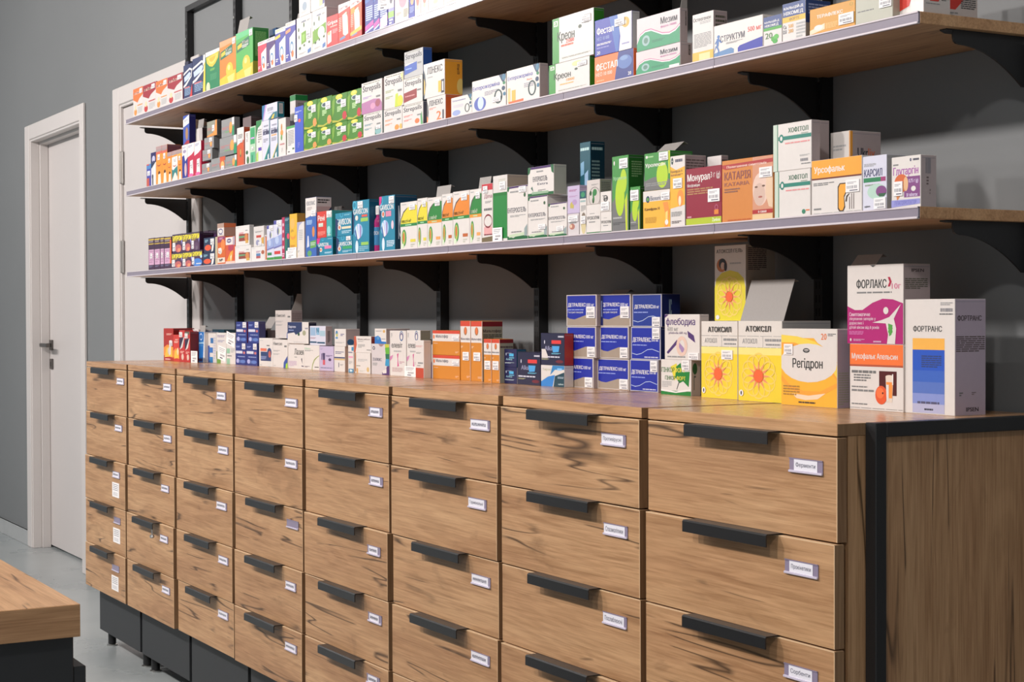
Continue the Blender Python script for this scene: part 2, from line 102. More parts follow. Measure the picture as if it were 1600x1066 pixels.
'lung':'L,bbb,6,8,30,10,1|L,777,56,24,78,28,1|R,e75,10,36,56,46|R,347,12,48,88,80|P,247,12,50,60,54,60,60,12,62|E,347,76,50,16,16|E,c65,78,56,9,12|L,9ad,14,64,54,76,3|L,ccc,4,93,20,96,1',
'nimA':'T,555,2,8,62,12,Німесил|L,777,78,20,94,26,1|L,aaa,4,38,50,44,2|L,aaa,4,50,46,56,2|P,35a,72,100,74,80,100,56,100,100|P,ad2,86,100,88,86,100,80,100,100|L,ccc,4,92,20,95,1',
'nimB':'T,555,4,12,58,12,Німесил|L,777,78,20,94,26,1|L,aaa,4,38,50,44,2|L,aaa,4,50,46,56,2|P,35a,72,100,74,80,100,56,100,100|P,35a,86,100,88,86,100,80,100,100|L,ccc,4,92,20,95,1|>L,877,10,10,90,40,5',
'lazA':'L,999,3,5,8,8,1|T,333,40,20,58,24,Лазея|L,999,40,52,56,55,1|L,cac,6,70,54,92,5|P,556,82,60,88,56,90,80|L,557,84,86,98,90,1',
'lazB':'P,9a4,50,100,54,78,66,58,84,46,100,40,100,43,86,49,70,61,58,80,54,100|T,9ca,4,10,38,8,Нео|L,999,4,20,60,26,2|L,656,4,86,36,92,2|L,777,70,86,96,90,1',
'zar':'P,236,0,0,70,0,70,40,52,52,40,60,32,48,0,54|T,dde,4,16,36,14,Зарген|L,9ad,6,36,30,40,1|P,edd,0,54,16,56,18,80,28,80,28,60,38,76,50,56,60,76,40,82,0,88|E,253,54,56,5,8|E,aa8,80,50,8,12|L,bbb,30,92,92,95,2|L,99a,84,26,98,32,1',
'blu':'R,9bd,4,8,38,50|R,8bd,42,8,62,46|R,acd,64,24,98,52|T,379,42,10,16,24,N|L,a67,4,60,40,68,2|R,257,2,80,44,88|R,257,48,82,96,90|>L,333,30,26,70,86,9',
'ita':'P,cc2,74,0,98,0,98,12,78,14|P,6b3,76,12,100,10,100,34,80,34|P,275,78,32,100,32,100,50,80,50|P,29c,80,48,100,48,100,72,76,70|P,537,60,90,80,86,86,72,100,70,100,100,60,100|P,edd,60,88,84,80,84,94,64,96|Q,556,14,14,7,6,3|T,778,8,46,50,10,ІТАЛЮКС|L,aaa,8,62,34,72,3|P,a88,40,0,72,0,60,8,48,8',
'elA':'T,333,10,26,68,12,елевіт|Q,658,72,14,10,9,3|Q,47a,72,12,12,11,2|L,aaa,6,6,16,16,4|P,d8b,0,58,20,54,14,62,0,68|P,d59,44,52,54,50,50,62,56,78,46,80,48,66|L,c9a,60,68,90,74,2|L,caa,14,82,80,92,4|L,bbb,24,44,70,47,1',
'elB':'T,333,10,26,68,12,елевіт|Q,658,72,14,10,9,3|Q,47a,72,12,12,11,2|L,aaa,6,6,16,16,4|P,d8b,0,58,20,54,14,62,0,68|P,d59,44,52,54,50,50,62,56,78,46,80,48,66|L,c9a,60,68,90,74,2|L,caa,14,82,80,92,4|L,bbb,24,44,70,47,1',
'redf':'L,d99,6,14,90,19,2|L,888,10,32,70,36,2|L,999,30,58,90,62,1|L,999,20,66,60,68,1|R,c42,4,73,98,100',
'mal':'R,edd,0,12,100,44|R,d42,0,0,100,13|T,445,12,17,46,16,Мальтофер|E,e73,5,26,3,9|L,ecb,4,52,20,54,1|L,fca,84,84,96,92,2|S,74,22,98,40',
'malV':'R,edd,0,9,100,36|R,d42,0,0,100,9|Q,a74,50,17,16,7,6|E,e73,50,16,10,6|T,556,4,28,90,5,Мальтофер|L,fdb,6,42,24,46,2|L,fca,60,92,94,96,2|R,eee,97,0,100,100|S,26,52,86,66',
'malVs':'R,edd,0,9,100,36|R,d42,0,0,100,9|Q,a74,50,17,16,7,6|E,e73,50,16,10,6|T,556,4,28,90,5,Мальтофер|L,fdb,6,42,24,46,2|L,fca,60,92,94,96,2|R,eee,97,0,100,100|S,26,52,86,66|>R,812,0,1,100,9|>T,433,4,14,90,6,Мальтофер|>L,443,4,22,96,30,3',
'malS':'R,edd,0,9,100,36|R,d42,0,0,100,9|Q,a74,50,17,16,7,6|E,e73,50,16,10,6|T,556,4,28,90,5,Мальтофер|L,fdb,6,42,24,46,2|L,fca,60,92,94,96,2|R,eee,97,0,100,100|S,14,50,90,70',
'navS':'L,889,20,20,60,24,1|R,4be,40,24,76,40|L,7df,40,46,80,50,1|L,dee,6,74,80,80,2|E,cde,16,28,3,8|T,9cd,14,50,50,12,Алка',
'alk':'E,dde,16,28,2,6|T,99b,16,40,34,14,Alka|R,e33,46,22,86,33|P,4ae,48,40,80,40,76,58,52,60|L,7df,46,62,84,66,2|L,dde,4,72,80,76,1|L,cc9,4,80,36,84,2|E,723,80,88,16,5|L,ccd,74,8,98,13,1',
'twe':'P,edd,0,0,56,0,50,30,30,52,0,76|P,28c,50,0,100,0,100,18,60,20,40,46|P,28d,0,78,30,54,60,44,50,100,0,100|P,145,60,50,100,30,100,100,54,100|T,bb9,6,14,38,14,Тирзо|R,8cf,70,12,90,22|L,bcd,72,52,98,62,2|T,dee,74,82,22,10,sopharm',
'alk2':'E,dde,16,28,2,6|T,99b,16,40,34,14,Alka|R,e33,46,22,86,33|P,4ae,48,40,80,40,76,58,52,60|L,7df,46,62,84,66,2|L,dde,4,72,80,76,1|L,cc9,4,80,36,84,2|E,723,80,88,16,5|L,ccd,74,8,98,13,1|P,edd,4,50,20,50,30,70,30,78,4,78',
'detA':'R,02a,3,3,97,97|P,a98,0,70,12,76,28,78,50,70,66,64,84,68,97,74,97,97,3,97,3,70|T,fff,6,26,58,14,ДЕТРАЛЕКС|T,dde,66,27,26,11,1000 мг|L,9ae,4,46,58,49,1|S,72,64,98,97',
'detB':'R,02a,3,3,97,97|P,a98,0,70,12,76,28,78,50,70,66,64,84,68,97,74,97,97,3,97,3,70|T,fff,6,26,58,14,ДЕТРАЛЕКС|T,dde,66,27,26,11,1000 мг|L,9ae,4,46,58,49,1|T,ccd,6,52,50,8,Гострий геморой|S,68,38,96,74',
'detC':'R,02a,3,3,97,97|T,fff,6,32,62,16,ДЕТРАЛЕКС|T,dde,70,34,24,10,500 мг|L,9ae,6,54,54,57,1|P,bce,4,80,20,84,36,80,56,68,72,66,96,74,96,76,72,68,56,70,36,82,20,86,4,82|L,bbd,46,90,92,94,1|S,74,2,98,36',
'detD':'R,139,3,3,97,97|T,fff,8,32,62,14,ДЕТРАЛЕКС|T,dde,70,34,22,10,500 мг|L,9ae,6,54,54,57,1|P,bce,4,80,20,84,36,80,56,68,72,66,96,74,96,76,72,68,56,70,36,82,20,86,4,82|S,70,70,96,99|>R,126,5,3,95,97|>T,acd,40,16,14,50,КС',
'gin':'P,ed2,32,20,52,10,58,30,46,60|P,183,50,20,66,8,70,34,96,32,92,76,74,60,62,66,48,50|T,373,2,22,44,14,ГІНКОР|T,ed3,46,22,34,14,ФОРТ|T,373,14,46,34,12,ГІНКОР|T,ed3,52,46,30,12,ФОРТ|P,555,60,60,63,60,54,84,52,84|R,183,0,88,100,100|P,fff,0,84,50,90,100,80,100,86,50,94,0,90|L,bbb,4,62,36,80,4|S,72,0,96,28|>E,252,40,24,26,16|>P,252,36,30,44,30,42,50|>T,454,28,44,22,40,Г',
'fle':'T,537,4,8,84,20,флебодиа|T,999,8,28,32,9,600 мг|T,768,12,38,52,7,phlebodia 600 mg|P,537,66,36,84,46,88,62,78,56,68,50|P,537,6,84,36,56,40,62,10,88|P,a8b,36,56,56,74,60,84,50,84,42,72|Q,ecb,50,70,16,22,8|L,999,8,92,60,95,1|S,70,84,98,99|P,537,0,0,12,0,0,8',
'atoA':'R,fd0,0,33,100,100|P,fe8,0,33,100,33,100,42,0,42|L,999,0,18.5,100,19,1|L,999,0,32.5,100,33,1|R,999,57,19,57.6,33|T,999,10,22,34,6,АТОХІЛ|L,999,62,22,98,25,1|L,999,64,28,96,30,1|Q,fd6,74,68,14,10,2|Q,fd6,71,77,14,10,2|Q,fd6,61,84,14,10,2|Q,fd6,48,87,14,10,2|Q,fd6,35,84,14,10,2|Q,fd6,25,77,14,10,2|Q,fd6,22,68,14,10,2|Q,fd6,25,59,14,10,2|Q,fd6,35,52,14,10,2|Q,fd6,48,49,14,10,2|Q,fd6,61,52,14,10,2|Q,fd6,71,59,14,10,2|P,f96,59.5,66.3,74.0,68.0,59.5,69.7|P,f96,59.1,70.7,70.6,77.3,56.8,73.6|P,f96,55.8,74.3,61.0,84.1,51.7,76.0|P,f96,50.3,76.2,48.0,86.6,45.7,76.2|P,f96,44.3,76.0,35.0,84.1,40.2,74.3|P,f96,39.2,73.6,25.4,77.3,36.9,70.7|P,f96,36.5,69.7,22.0,68.0,36.5,66.3|P,f96,36.9,65.3,25.4,58.7,39.2,62.4|P,f96,40.2,61.7,35.0,51.9,44.3,60.0|P,f96,45.7,59.8,48.0,49.4,50.3,59.8|P,f96,51.7,60.0,61.0,51.9,55.8,61.7|P,f96,56.8,62.4,70.6,58.7,59.1,65.3|E,f62,48,68,11,8|E,fff,8,90,5,4|E,222,8,90,1.5,2.5|T,333,20,7,64,7,АТОКСИЛ|S,58,37,88,49',
'atoB':'R,fd0,0,33,100,100|P,fe8,0,33,100,33,100,42,0,42|L,999,0,18.5,100,19,1|L,999,0,32.5,100,33,1|R,999,57,19,57.6,33|T,999,10,22,34,6,АТОХІЛ|L,999,62,22,98,25,1|L,999,64,28,96,30,1|Q,fd6,74,68,14,10,2|Q,fd6,71,77,14,10,2|Q,fd6,61,84,14,10,2|Q,fd6,48,87,14,10,2|Q,fd6,35,84,14,10,2|Q,fd6,25,77,14,10,2|Q,fd6,22,68,14,10,2|Q,fd6,25,59,14,10,2|Q,fd6,35,52,14,10,2|Q,fd6,48,49,14,10,2|Q,fd6,61,52,14,10,2|Q,fd6,71,59,14,10,2|P,f96,59.5,66.3,74.0,68.0,59.5,69.7|P,f96,59.1,70.7,70.6,77.3,56.8,73.6|P,f96,55.8,74.3,61.0,84.1,51.7,76.0|P,f96,50.3,76.2,48.0,86.6,45.7,76.2|P,f96,44.3,76.0,35.0,84.1,40.2,74.3|P,f96,39.2,73.6,25.4,77.3,36.9,70.7|P,f96,36.5,69.7,22.0,68.0,36.5,66.3|P,f96,36.9,65.3,25.4,58.7,39.2,62.4|P,f96,40.2,61.7,35.0,51.9,44.3,60.0|P,f96,45.7,59.8,48.0,49.4,50.3,59.8|P,f96,51.7,60.0,61.0,51.9,55.8,61.7|P,f96,56.8,62.4,70.6,58.7,59.1,65.3|E,f62,48,68,11,8|E,fff,8,90,5,4|E,222,8,90,1.5,2.5|T,333,18,6,58,7,АТОКСІЛ',
'gel':'P,ed1,0,56,6,44,24,36,50,33,76,36,94,44,100,56,100,100,0,100|T,444,6,5,84,5,АТОКСІЛ ГЕЛЬ|E,c73,24,26,17,9|E,333,26,24,12,7|E,dba,27,27,7,5|E,322,36,28,5,6|L,bbb,50,23,86,25,1|Q,fd6,76,68,15,10,2|Q,fd6,73,77,15,10,2|Q,fd6,63,83,15,10,2|Q,fd6,49,85,15,10,2|Q,fd6,35,83,15,10,2|Q,fd6,25,77,15,10,2|Q,fd6,22,68,15,10,2|Q,fd6,25,59,15,10,2|Q,fd6,35,53,15,10,2|Q,fd6,49,51,15,10,2|Q,fd6,63,53,15,10,2|Q,fd6,73,59,15,10,2|P,f96,61.1,66.4,76.3,68.0,61.1,69.6|P,f96,60.7,70.5,72.6,76.7,58.2,73.2|P,f96,57.2,73.9,62.6,83.0,52.9,75.4|P,f96,51.4,75.7,49.0,85.4,46.6,75.7|P,f96,45.1,75.4,35.4,83.0,40.8,73.9|P,f96,39.8,73.2,25.4,76.7,37.3,70.5|P,f96,36.9,69.6,21.7,68.0,36.9,66.4|P,f96,37.3,65.5,25.4,59.3,39.8,62.8|P,f96,40.8,62.1,35.4,53.0,45.1,60.6|P,f96,46.6,60.3,49.0,50.6,51.4,60.3|P,f96,52.9,60.6,62.6,53.0,57.2,62.1|P,f96,58.2,62.8,72.6,59.3,60.7,65.5|E,f62,49,68,11,7|E,fff,11,95,6,3|>L,544,8,4,70,34,12|>B,30,51,76,61|>L,433,8,72,20,78,2',
'reg':'R,fb1,0,12,100,100|P,fd4,0,8,30,10,60,16,84,28,100,46,100,62,80,40,50,26,20,20,0,22|P,fa2,0,18,24,18,52,25,80,40,100,62,100,66,78,44,50,28,20,22,0,24|E,edd,49,44,51,25|P,edd,46,0,100,0,100,42,86,28,66,18|P,fa2,0,60,14,72,40,80,70,80,100,68,100,74,70,86,36,86,10,76,0,68|P,fdb,20,84,50,86,80,82,66,90,44,92,28,90|T,222,21,38,54,16,Регідрон|T,e72,72,6,10,8,20|L,666,84,6,98,10,2|Q,444,46,28,6,3,1.5|L,333,40,28,52,29,1|L,b83,4,74,34,88,4|L,543,32,94,62,96,1|S,6,20,22,34|>L,998,10,55,92,97,14',
'muk':'R,f72,0,0,100,33|R,b53,0,31,100,34|T,edd,4,14,86,11,Мукофальк Апельсин|L,777,4,40,50,44,1|L,777,8,46,40,58,3|L,888,4,64,34,66,1|L,888,4,69,46,72,1|L,888,4,90,34,92,1|R,511,56,40,88,76|P,edc,68,48,82,48,80,86,70,86|P,f93,69,56,81,56,80,80,71,80|E,edc,75,48,7,2.5|R,fff,80,44,82,60|E,e51,60,76,11,14|E,f73,58,73,7,8|E,411,63,73,1.4,1.6|L,777,0,96.5,100,97,1|P,eee,69,60,74,60,74,84,70,84',
'for':'P,b07,0,52,14,57,28,57,46,48,64,43,82,44,100,49,100,100,0,100|T,333,17,18,54,12,ФОРЛАКС|P,b14,73,16,77,16,80,22,77,28,73,28,76,22|T,d79,80,24,16,7,10г|L,888,18,34,80,36,1|T,ecd,4,60,38,5,Симптоматичне|T,ecd,4,66,48,5,лікування запорів у|T,ecd,4,71.5,26,5,дорослих і|T,ecd,4,77,54,5,дітей віком від 8 років|L,d7b,4,84,30,89,3|E,edd,70,58,4.5,4.5|P,edd,96,50,84,68,88,80,86,100,72,100,74,88,70,74,46,73,62,70,76,66|Q,5a4,78,80,4,3,2|E,5a4,78,84,4,3|P,5a4,74,74,82,76,80,88,76,90|L,dac,12,94,32,97,2|E,edd,7,95,1.5,2|L,dac,48,96,62,98,1|P,555,42,0,52,0,47,3|>T,433,30,6,46,4,IPSEN|>L,665,6,18,90,32,6',
'fot':'T,333,17,23,58,5.5,ФОРТРАНС|R,fb4,16,34,80,44|R,15c,16,44,80,62|R,36c,16,62,80,72|R,57c,16,72,80,82|R,89d,16,82,80,91|R,bbd,16,91,80,99|L,347,34,49,74,60,6|L,557,26,89,70,91,1|L,334,40,95,58,96.5,1|L,aaa,72,3,96,6,2|B,72,8,96,11|L,777,70,12.5,96,13.5,1|>T,433,8,14,78,5,ФОРТРАНС|>L,655,4,32,96,46,8|>L,777,14,80,26,84,2|>L,877,54,80,68,83,2|>T,322,36,93,40,3.5,IPSEN',
}
BOX=[
['A','medicine_box','orange-topped white syrup carton at the door end of the top shelf','syrup cartons',2.9,173.9,1881.6,115.8,80.0,100.0,'ddd','','@kidO',0],
['A','medicine_box','dark-red-topped white syrup carton between the two orange-topped ones','',119.0,173.9,1881.6,147.7,80.0,98.5,'ddd','a23','@kidR',0],
['A','medicine_box','orange-topped white syrup carton between the two dark-red-topped ones','',267.6,173.9,1881.6,127.1,69.0,94.4,'ddd','','@kidO',0],
['A','medicine_box','dark-red-topped white syrup carton beside the navy swoosh cartons','',395.8,173.9,1881.6,156.2,30.0,92.7,'ddd','923','@kidR',0],
['A', 'medicine_box', 'navy carton with white swoosh and red corner, beside dark-red-topped syrup carton', '', 563.1, 173.9, 1881.6, 88.2, 60.0, 110.6, '236', '', '@swoosh|P,d33,70,100,100,60,100,100', 0],
['A','medicine_box','dark navy carton top peeking out behind the navy swoosh carton','',367.8,243.9,1881.6,37.8,40.0,154.0,'224','','',0],
['A','medicine_box','navy and yellow carton with white swoosh beside green lemon carton','',654.5,173.9,1881.6,124.7,80.0,120.0,'236','','@swoosh|P,fd3,80,100,92,20,100,0,100,100|P,fff,86,0,100,0,100,20,80,30',0],
['A', 'medicine_box', 'green carton with big lemon slice printed at its top, top shelf', '', 781.9, 173.9, 1881.6, 129.5, 80.0, 123.1, '185', '', '@lemon', 0],
['A', 'medicine_box', 'tall orange carton with yellow lemon drop picture, beside the green one', '', 913.1, 173.9, 1881.6, 142.8, 80.0, 137.5, 'f81', '', '@melissaO', 0],
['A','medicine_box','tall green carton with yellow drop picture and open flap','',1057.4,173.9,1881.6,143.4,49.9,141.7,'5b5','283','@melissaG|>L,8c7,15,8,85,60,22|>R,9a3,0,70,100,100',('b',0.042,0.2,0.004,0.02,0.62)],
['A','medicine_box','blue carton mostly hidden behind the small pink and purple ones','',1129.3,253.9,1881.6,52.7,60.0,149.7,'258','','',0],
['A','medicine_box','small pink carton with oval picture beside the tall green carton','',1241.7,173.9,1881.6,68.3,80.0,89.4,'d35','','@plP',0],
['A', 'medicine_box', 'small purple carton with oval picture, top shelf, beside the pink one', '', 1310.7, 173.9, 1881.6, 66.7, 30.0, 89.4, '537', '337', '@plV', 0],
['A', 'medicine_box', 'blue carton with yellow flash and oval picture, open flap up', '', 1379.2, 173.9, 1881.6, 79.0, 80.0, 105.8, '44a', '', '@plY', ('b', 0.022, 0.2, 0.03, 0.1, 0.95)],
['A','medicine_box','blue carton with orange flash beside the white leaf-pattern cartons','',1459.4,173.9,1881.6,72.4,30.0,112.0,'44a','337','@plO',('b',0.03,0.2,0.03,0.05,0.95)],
['A', 'medicine_box', 'white leaf-pattern carton with small green square, under another white carton', '', 1539.9, 173.9, 1881.6, 110.3, 80.0, 112.6, 'ddd', '', '@leafA', 0],
['A', 'medicine_box', 'white leaf-pattern carton with wide green label, beside red cold-remedy carton', '', 1652.1, 173.9, 1881.6, 96.9, 34.4, 113.7, 'ddd', 'cbb', '@leafB', 0],
['A','medicine_box','white carton stacked upon the white carton with small green square','',1558.5,173.9,1994.4,79.8,80.0,117.0,'ddd','334','E,9ab,50,78,20,10|L,bbb,20,90,70,94,2',0],
['A','medicine_box','white carton with blue corner stacked upon white carton with wide green label','',1641.0,173.9,1995.6,95.6,80.0,114.0,'ddd','cbb','P,66a,82,50,100,50,100,90,86,92|P,dd9,64,80,86,76,86,92,64,94',0],
['A','medicine_box','red cold-remedy carton with white lettering beside the white leaf cartons','',1751.2,173.9,1881.6,75.7,80.0,83.2,'d22','','@grip',0],
['A', 'medicine_box', 'orange-red carton with white glow and pale pink top band, top shelf', '', 1828.1, 173.9, 1881.6, 74.2, 50.0, 103.2, 'd31', '', '@fxA', 0],
['A','medicine_box','orange carton with white glow and yellow base beside tall blue cartons','',1904.0,173.9,1881.6,71.7,30.0,103.6,'e50','922','@fxB|P,fb2,0,82,100,72,100,82,0,90|P,f90,6,24,40,20,40,34,6,38',0],
['A','medicine_box','tall blue carton with pink wave foot beside the orange glow carton','',1996.0,173.9,1881.6,50.5,60.0,143.5,'239','','@blueT',0],
['A', 'medicine_box', 'tall narrow blue carton with pink wave foot, second from orange glow carton', '', 2047.2, 173.9, 1881.6, 33.7, 60.0, 138.8, '239', '', '@blueT', 0],
['A','medicine_box','tall blue carton with pink foot behind the hanging white price card','',2082.0,173.9,1881.6,46.7,60.0,131.7,'339','','@blueT|P,fcf,10,80,96,72,96,96,10,99',0],
['A', 'medicine_box', 'slim white and blue carton with light green band, top shelf', '', 2132.6, 173.9, 1881.6, 32.8, 80.0, 104.6, '99d', '', '@gb', 0],
['A', 'medicine_box', 'cream carton with grey figure picture, top shelf, beside navy slim carton', '', 2169.9, 173.9, 1881.6, 75.3, 80.0, 90.1, 'edc', '', '@cr', 0],
['A', 'medicine_box', 'slim navy carton with small lines, top shelf, beside white ones', '', 2246.4, 173.9, 1881.6, 32.5, 80.0, 84.2, '23a', '', '@nv', 0],
['A','medicine_box','slim white carton with coral oval picture beside the slim navy one','',2280.1,173.9,1881.6,32.0,80.0,86.0,'ddd','','@p1',0],
['A', 'medicine_box', 'white carton with brownish oval picture, second from the slim navy one', '', 2313.4, 173.9, 1881.6, 38.6, 80.0, 86.5, 'ddd', '', '@p2', 0],
['A', 'medicine_box', 'white carton with rose coloured picture, third from the slim navy one', '', 2353.2, 173.9, 1881.6, 76.4, 80.0, 83.8, 'ddd', '', '@p3', 0],
['A','medicine_box','plain white carton at the point where the top shelf leaves view','',2430.9,173.9,1881.6,100.4,80.0,84.7,'ddd','','@p4',0],
['B','medicine_box','small blue and red carton at the door end of the middle shelf','',156.0,173.9,1622.1,51.0,80.0,79.0,'44a','','R,48c,0,0,100,22|R,d44,0,0,60,6|R,cdf,20,30,80,52|R,c54,0,62,60,100|S,24,32,76,50',0],
['B','medicine_box','dark blue carton with pale oval set behind the small blue-red one','',12.4,233.9,1622.1,59.7,50.0,134.6,'226','','E,cce,55,18,30,9|E,336,55,30,24,8',0],
['B','medicine_box','white carton with dark standing figure beside the orange ones','',208.6,173.9,1622.1,52.9,80.0,80.1,'eee','','P,235,0,0,90,0,10,24,0,22|E,334,30,60,16,10|R,334,22,66,44,100|P,fff,60,20,100,10,100,100,60,100',0],
['B','medicine_box','tall orange carton with dark-haired figure beside white dark-figure carton','',264.1,173.9,1622.1,64.0,80.0,131.0,'f91','','@obO',0],
['B','medicine_box','tall orange carton with dark-haired figure and maroon side','',329.5,173.9,1622.1,56.9,49.3,130.2,'f91','634','@obO',0],
['B', 'medicine_box', 'short orange carton with dark-haired figure, lower than its orange neighbours', '', 387.8, 173.9, 1622.1, 46.9, 80.0, 100.8, 'f91', '', '@obS', 0],
['B','medicine_box','teal and white carton between orange ones on the middle shelf','',436.7,173.9,1622.1,58.2,69.0,100.9,'fff','','@obT|P,288,0,60,30,64,60,58,100,52,100,88,60,70,0,96',0],
['B','medicine_box','narrow orange carton beside the white and navy toothed-top carton','',497.5,173.9,1622.1,44.1,69.0,100.8,'f91','','@obN',0],
['B', 'medicine_box', 'white and navy carton under the tall navy carton, middle shelf', '', 543.7, 173.9, 1622.1, 53.8, 80.0, 110.9, '239', '', 'P,fff,0,0,100,0,100,40,60,50,40,30,0,34|L,88b,12,6,70,12,3|E,dbb,66,74,22,20|E,a9b,48,20,30,5', 0],
['B','medicine_box','crimson carton with white wavy top beside white and navy one','',598.9,173.9,1622.1,67.1,80.0,111.0,'c14','','@crim',0],
['B','medicine_box','crimson carton with white wavy top beside the grey cartons','',667.3,173.9,1622.1,66.3,30.0,110.6,'c14','c14','@crim',0],
['B','medicine_box','tall navy carton standing on the white and navy carton','',556.5,173.9,1733.5,61.4,22.4,94.6,'35b','226','P,fff,0,14,100,0,100,30,0,40|L,99b,20,16,80,24,2|E,b85,60,64,22,22|P,b23,10,100,60,88,100,88,100,100',0],
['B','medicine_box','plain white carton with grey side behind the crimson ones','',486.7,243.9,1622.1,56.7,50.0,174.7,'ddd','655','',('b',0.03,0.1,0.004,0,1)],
['B','medicine_box','grey carton at the bottom of the stack beside crimson carton','',740.2,173.9,1622.1,86.2,120.0,32.9,'999','','@grey',0],
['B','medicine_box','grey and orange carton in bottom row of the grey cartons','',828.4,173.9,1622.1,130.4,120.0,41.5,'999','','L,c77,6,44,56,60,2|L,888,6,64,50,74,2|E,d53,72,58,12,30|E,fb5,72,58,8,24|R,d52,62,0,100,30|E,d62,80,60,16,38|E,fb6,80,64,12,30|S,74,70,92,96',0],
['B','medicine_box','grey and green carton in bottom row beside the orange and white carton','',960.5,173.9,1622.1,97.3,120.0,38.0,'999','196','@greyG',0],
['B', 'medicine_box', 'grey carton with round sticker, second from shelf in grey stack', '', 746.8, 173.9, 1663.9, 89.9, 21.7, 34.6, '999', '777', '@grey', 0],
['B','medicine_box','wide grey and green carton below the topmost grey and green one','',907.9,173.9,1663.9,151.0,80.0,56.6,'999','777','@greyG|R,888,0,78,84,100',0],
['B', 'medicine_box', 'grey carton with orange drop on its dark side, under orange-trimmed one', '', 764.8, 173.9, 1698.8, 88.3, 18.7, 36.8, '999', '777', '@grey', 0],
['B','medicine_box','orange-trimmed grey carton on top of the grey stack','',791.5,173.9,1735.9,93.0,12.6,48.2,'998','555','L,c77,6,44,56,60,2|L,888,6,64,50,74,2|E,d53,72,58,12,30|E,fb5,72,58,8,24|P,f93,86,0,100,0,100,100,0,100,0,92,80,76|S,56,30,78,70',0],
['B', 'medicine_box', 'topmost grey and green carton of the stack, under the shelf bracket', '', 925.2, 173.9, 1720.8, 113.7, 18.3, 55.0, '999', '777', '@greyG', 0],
['B','medicine_box','white and orange carton with open-flap shadow beside grey-green stack','',1062.9,173.9,1622.1,57.6,30.0,115.8,'eee','b41','P,d51,0,46,100,34,100,100,0,100|L,777,16,18,84,30,3|E,274,52,66,10,12|E,da4,52,64,8,8|S,44,30,84,40',0],
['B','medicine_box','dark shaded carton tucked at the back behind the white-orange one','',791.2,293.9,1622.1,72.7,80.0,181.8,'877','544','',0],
['B','medicine_box','white carton with small green leaf beside the white-orange carton','',1131.1,173.9,1622.1,39.3,80.0,98.0,'eee','','L,888,30,6,60,26,4|E,263,40,64,26,6|E,474,60,88,26,12|S,20,18,60,30',0],
['B','medicine_box','mint green and white carton beside the white small-leaf carton','',1172.2,173.9,1622.1,45.1,80.0,109.0,'bdb','','R,3a6,10,4,90,48|R,5b8,10,70,94,100|L,e9f,20,30,80,34,1|S,34,56,72,64|R,286,34,78,52,100',0],
['B','medicine_box','white carton with green top corner and violet square','',1224.4,173.9,1622.1,47.7,80.0,120.9,'eee','','P,284,0,0,100,0,80,12,30,18,0,40|L,999,30,22,90,56,6|R,64b,34,66,90,74|P,bd6,0,80,34,74,34,100,0,100',0],
['B', 'medicine_box', 'white and teal carton with green edge, under the reclining teal box', '', 1274.1, 173.9, 1622.1, 60.1, 74.0, 114.8, 'dde', '', 'L,99a,20,12,80,16,1|T,557,10,22,80,14,____|T,557,10,22,80,14,БЕЛЫ|L,889,14,46,76,56,3|P,178,30,100,100,62,100,100|P,5b7,20,100,30,100,100,62,100,58|R,178,92,0,100,100|P,fff,70,88,84,84,84,100,70,100', 0],
['B','medicine_box','white and teal carton with yellow diagonal beside the floral-strip carton','',1337.0,173.9,1622.1,62.4,30.0,112.1,'dde','178','L,99a,20,12,80,16,1|T,557,10,22,80,14,____|T,557,10,22,80,14,БЕЛЫ|L,889,14,46,76,56,3|P,178,30,100,100,62,100,100|P,ec3,20,100,30,100,100,62,100,58|R,178,92,0,100,100|L,fb7,14,38,80,42,1|P,fff,60,90,80,84,80,100,60,100',0],
['B','medicine_box','white and teal carton lying crosswise on the two teal-edged cartons','',1272.5,173.9,1737.2,119.3,21.6,45.0,'dde','178','P,27a,0,0,30,0,8,100,0,100|P,c9d,22,0,32,0,10,100,4,100|T,445,38,26,34,20,ЕПЛ|L,99a,40,56,80,62,2|P,178,100,60,100,100,40,100,74,62|P,ec3,60,100,72,76,84,70,76,100|>R,ddd,25,10,80,75|>B,32,16,72,70',0],
['B', 'medicine_box', 'white carton with yellow and green floral strip, middle shelf', '', 1401.3, 173.9, 1622.1, 53.8, 14.1, 108.6, 'edd', 'baa', 'E,c83,44,24,10,10|E,e93,46,38,20,8|E,7a5,42,50,12,8|L,c88,20,66,84,70,1|L,bbb,40,78,60,90,3', 0],
['B','medicine_box','white carton with green band and small lines beside blue carton','',1462.0,173.9,1622.1,60.5,55.0,80.1,'eee','','R,4a5,0,0,100,9|L,999,20,16,90,70,10|R,575,70,78,94,84|L,555,16,88,40,91,1|P,574,0,20,8,20,6,80,0,80',0],
['B','medicine_box','tall white carton with green top standing behind the green-band one','',1303.7,248.9,1622.1,41.0,38.4,190.9,'ddd','baa','R,284,0,0,100,9|E,574,40,46,12,4|E,574,50,58,18,4|E,574,40,70,20,5|>R,284,0,0,100,9|>L,777,20,13,84,20,4',0],
['B','medicine_box','cobalt blue carton beside the green lozenge boxes','',1523.3,173.9,1622.1,60.9,30.0,128.1,'35c','9ab','L,dde,10,10,80,14,2|E,d55,56,31,16,4|S,0,17,36,32|L,88d,34,78,60,90,3',0],
['B', 'medicine_box', 'green lozenge box, first from the cobalt blue carton, lower row', 'green lozenge boxes', 1589.4, 173.9, 1622.1, 92.4, 80.0, 57.0, '481', '8a2', '@lzA', 0],
['B', 'medicine_box', 'green lozenge box, second from the cobalt blue carton, lower row', 'green lozenge boxes', 1683.8, 173.9, 1622.1, 97.4, 80.0, 53.9, '481', '8a2', '@lzA', 0],
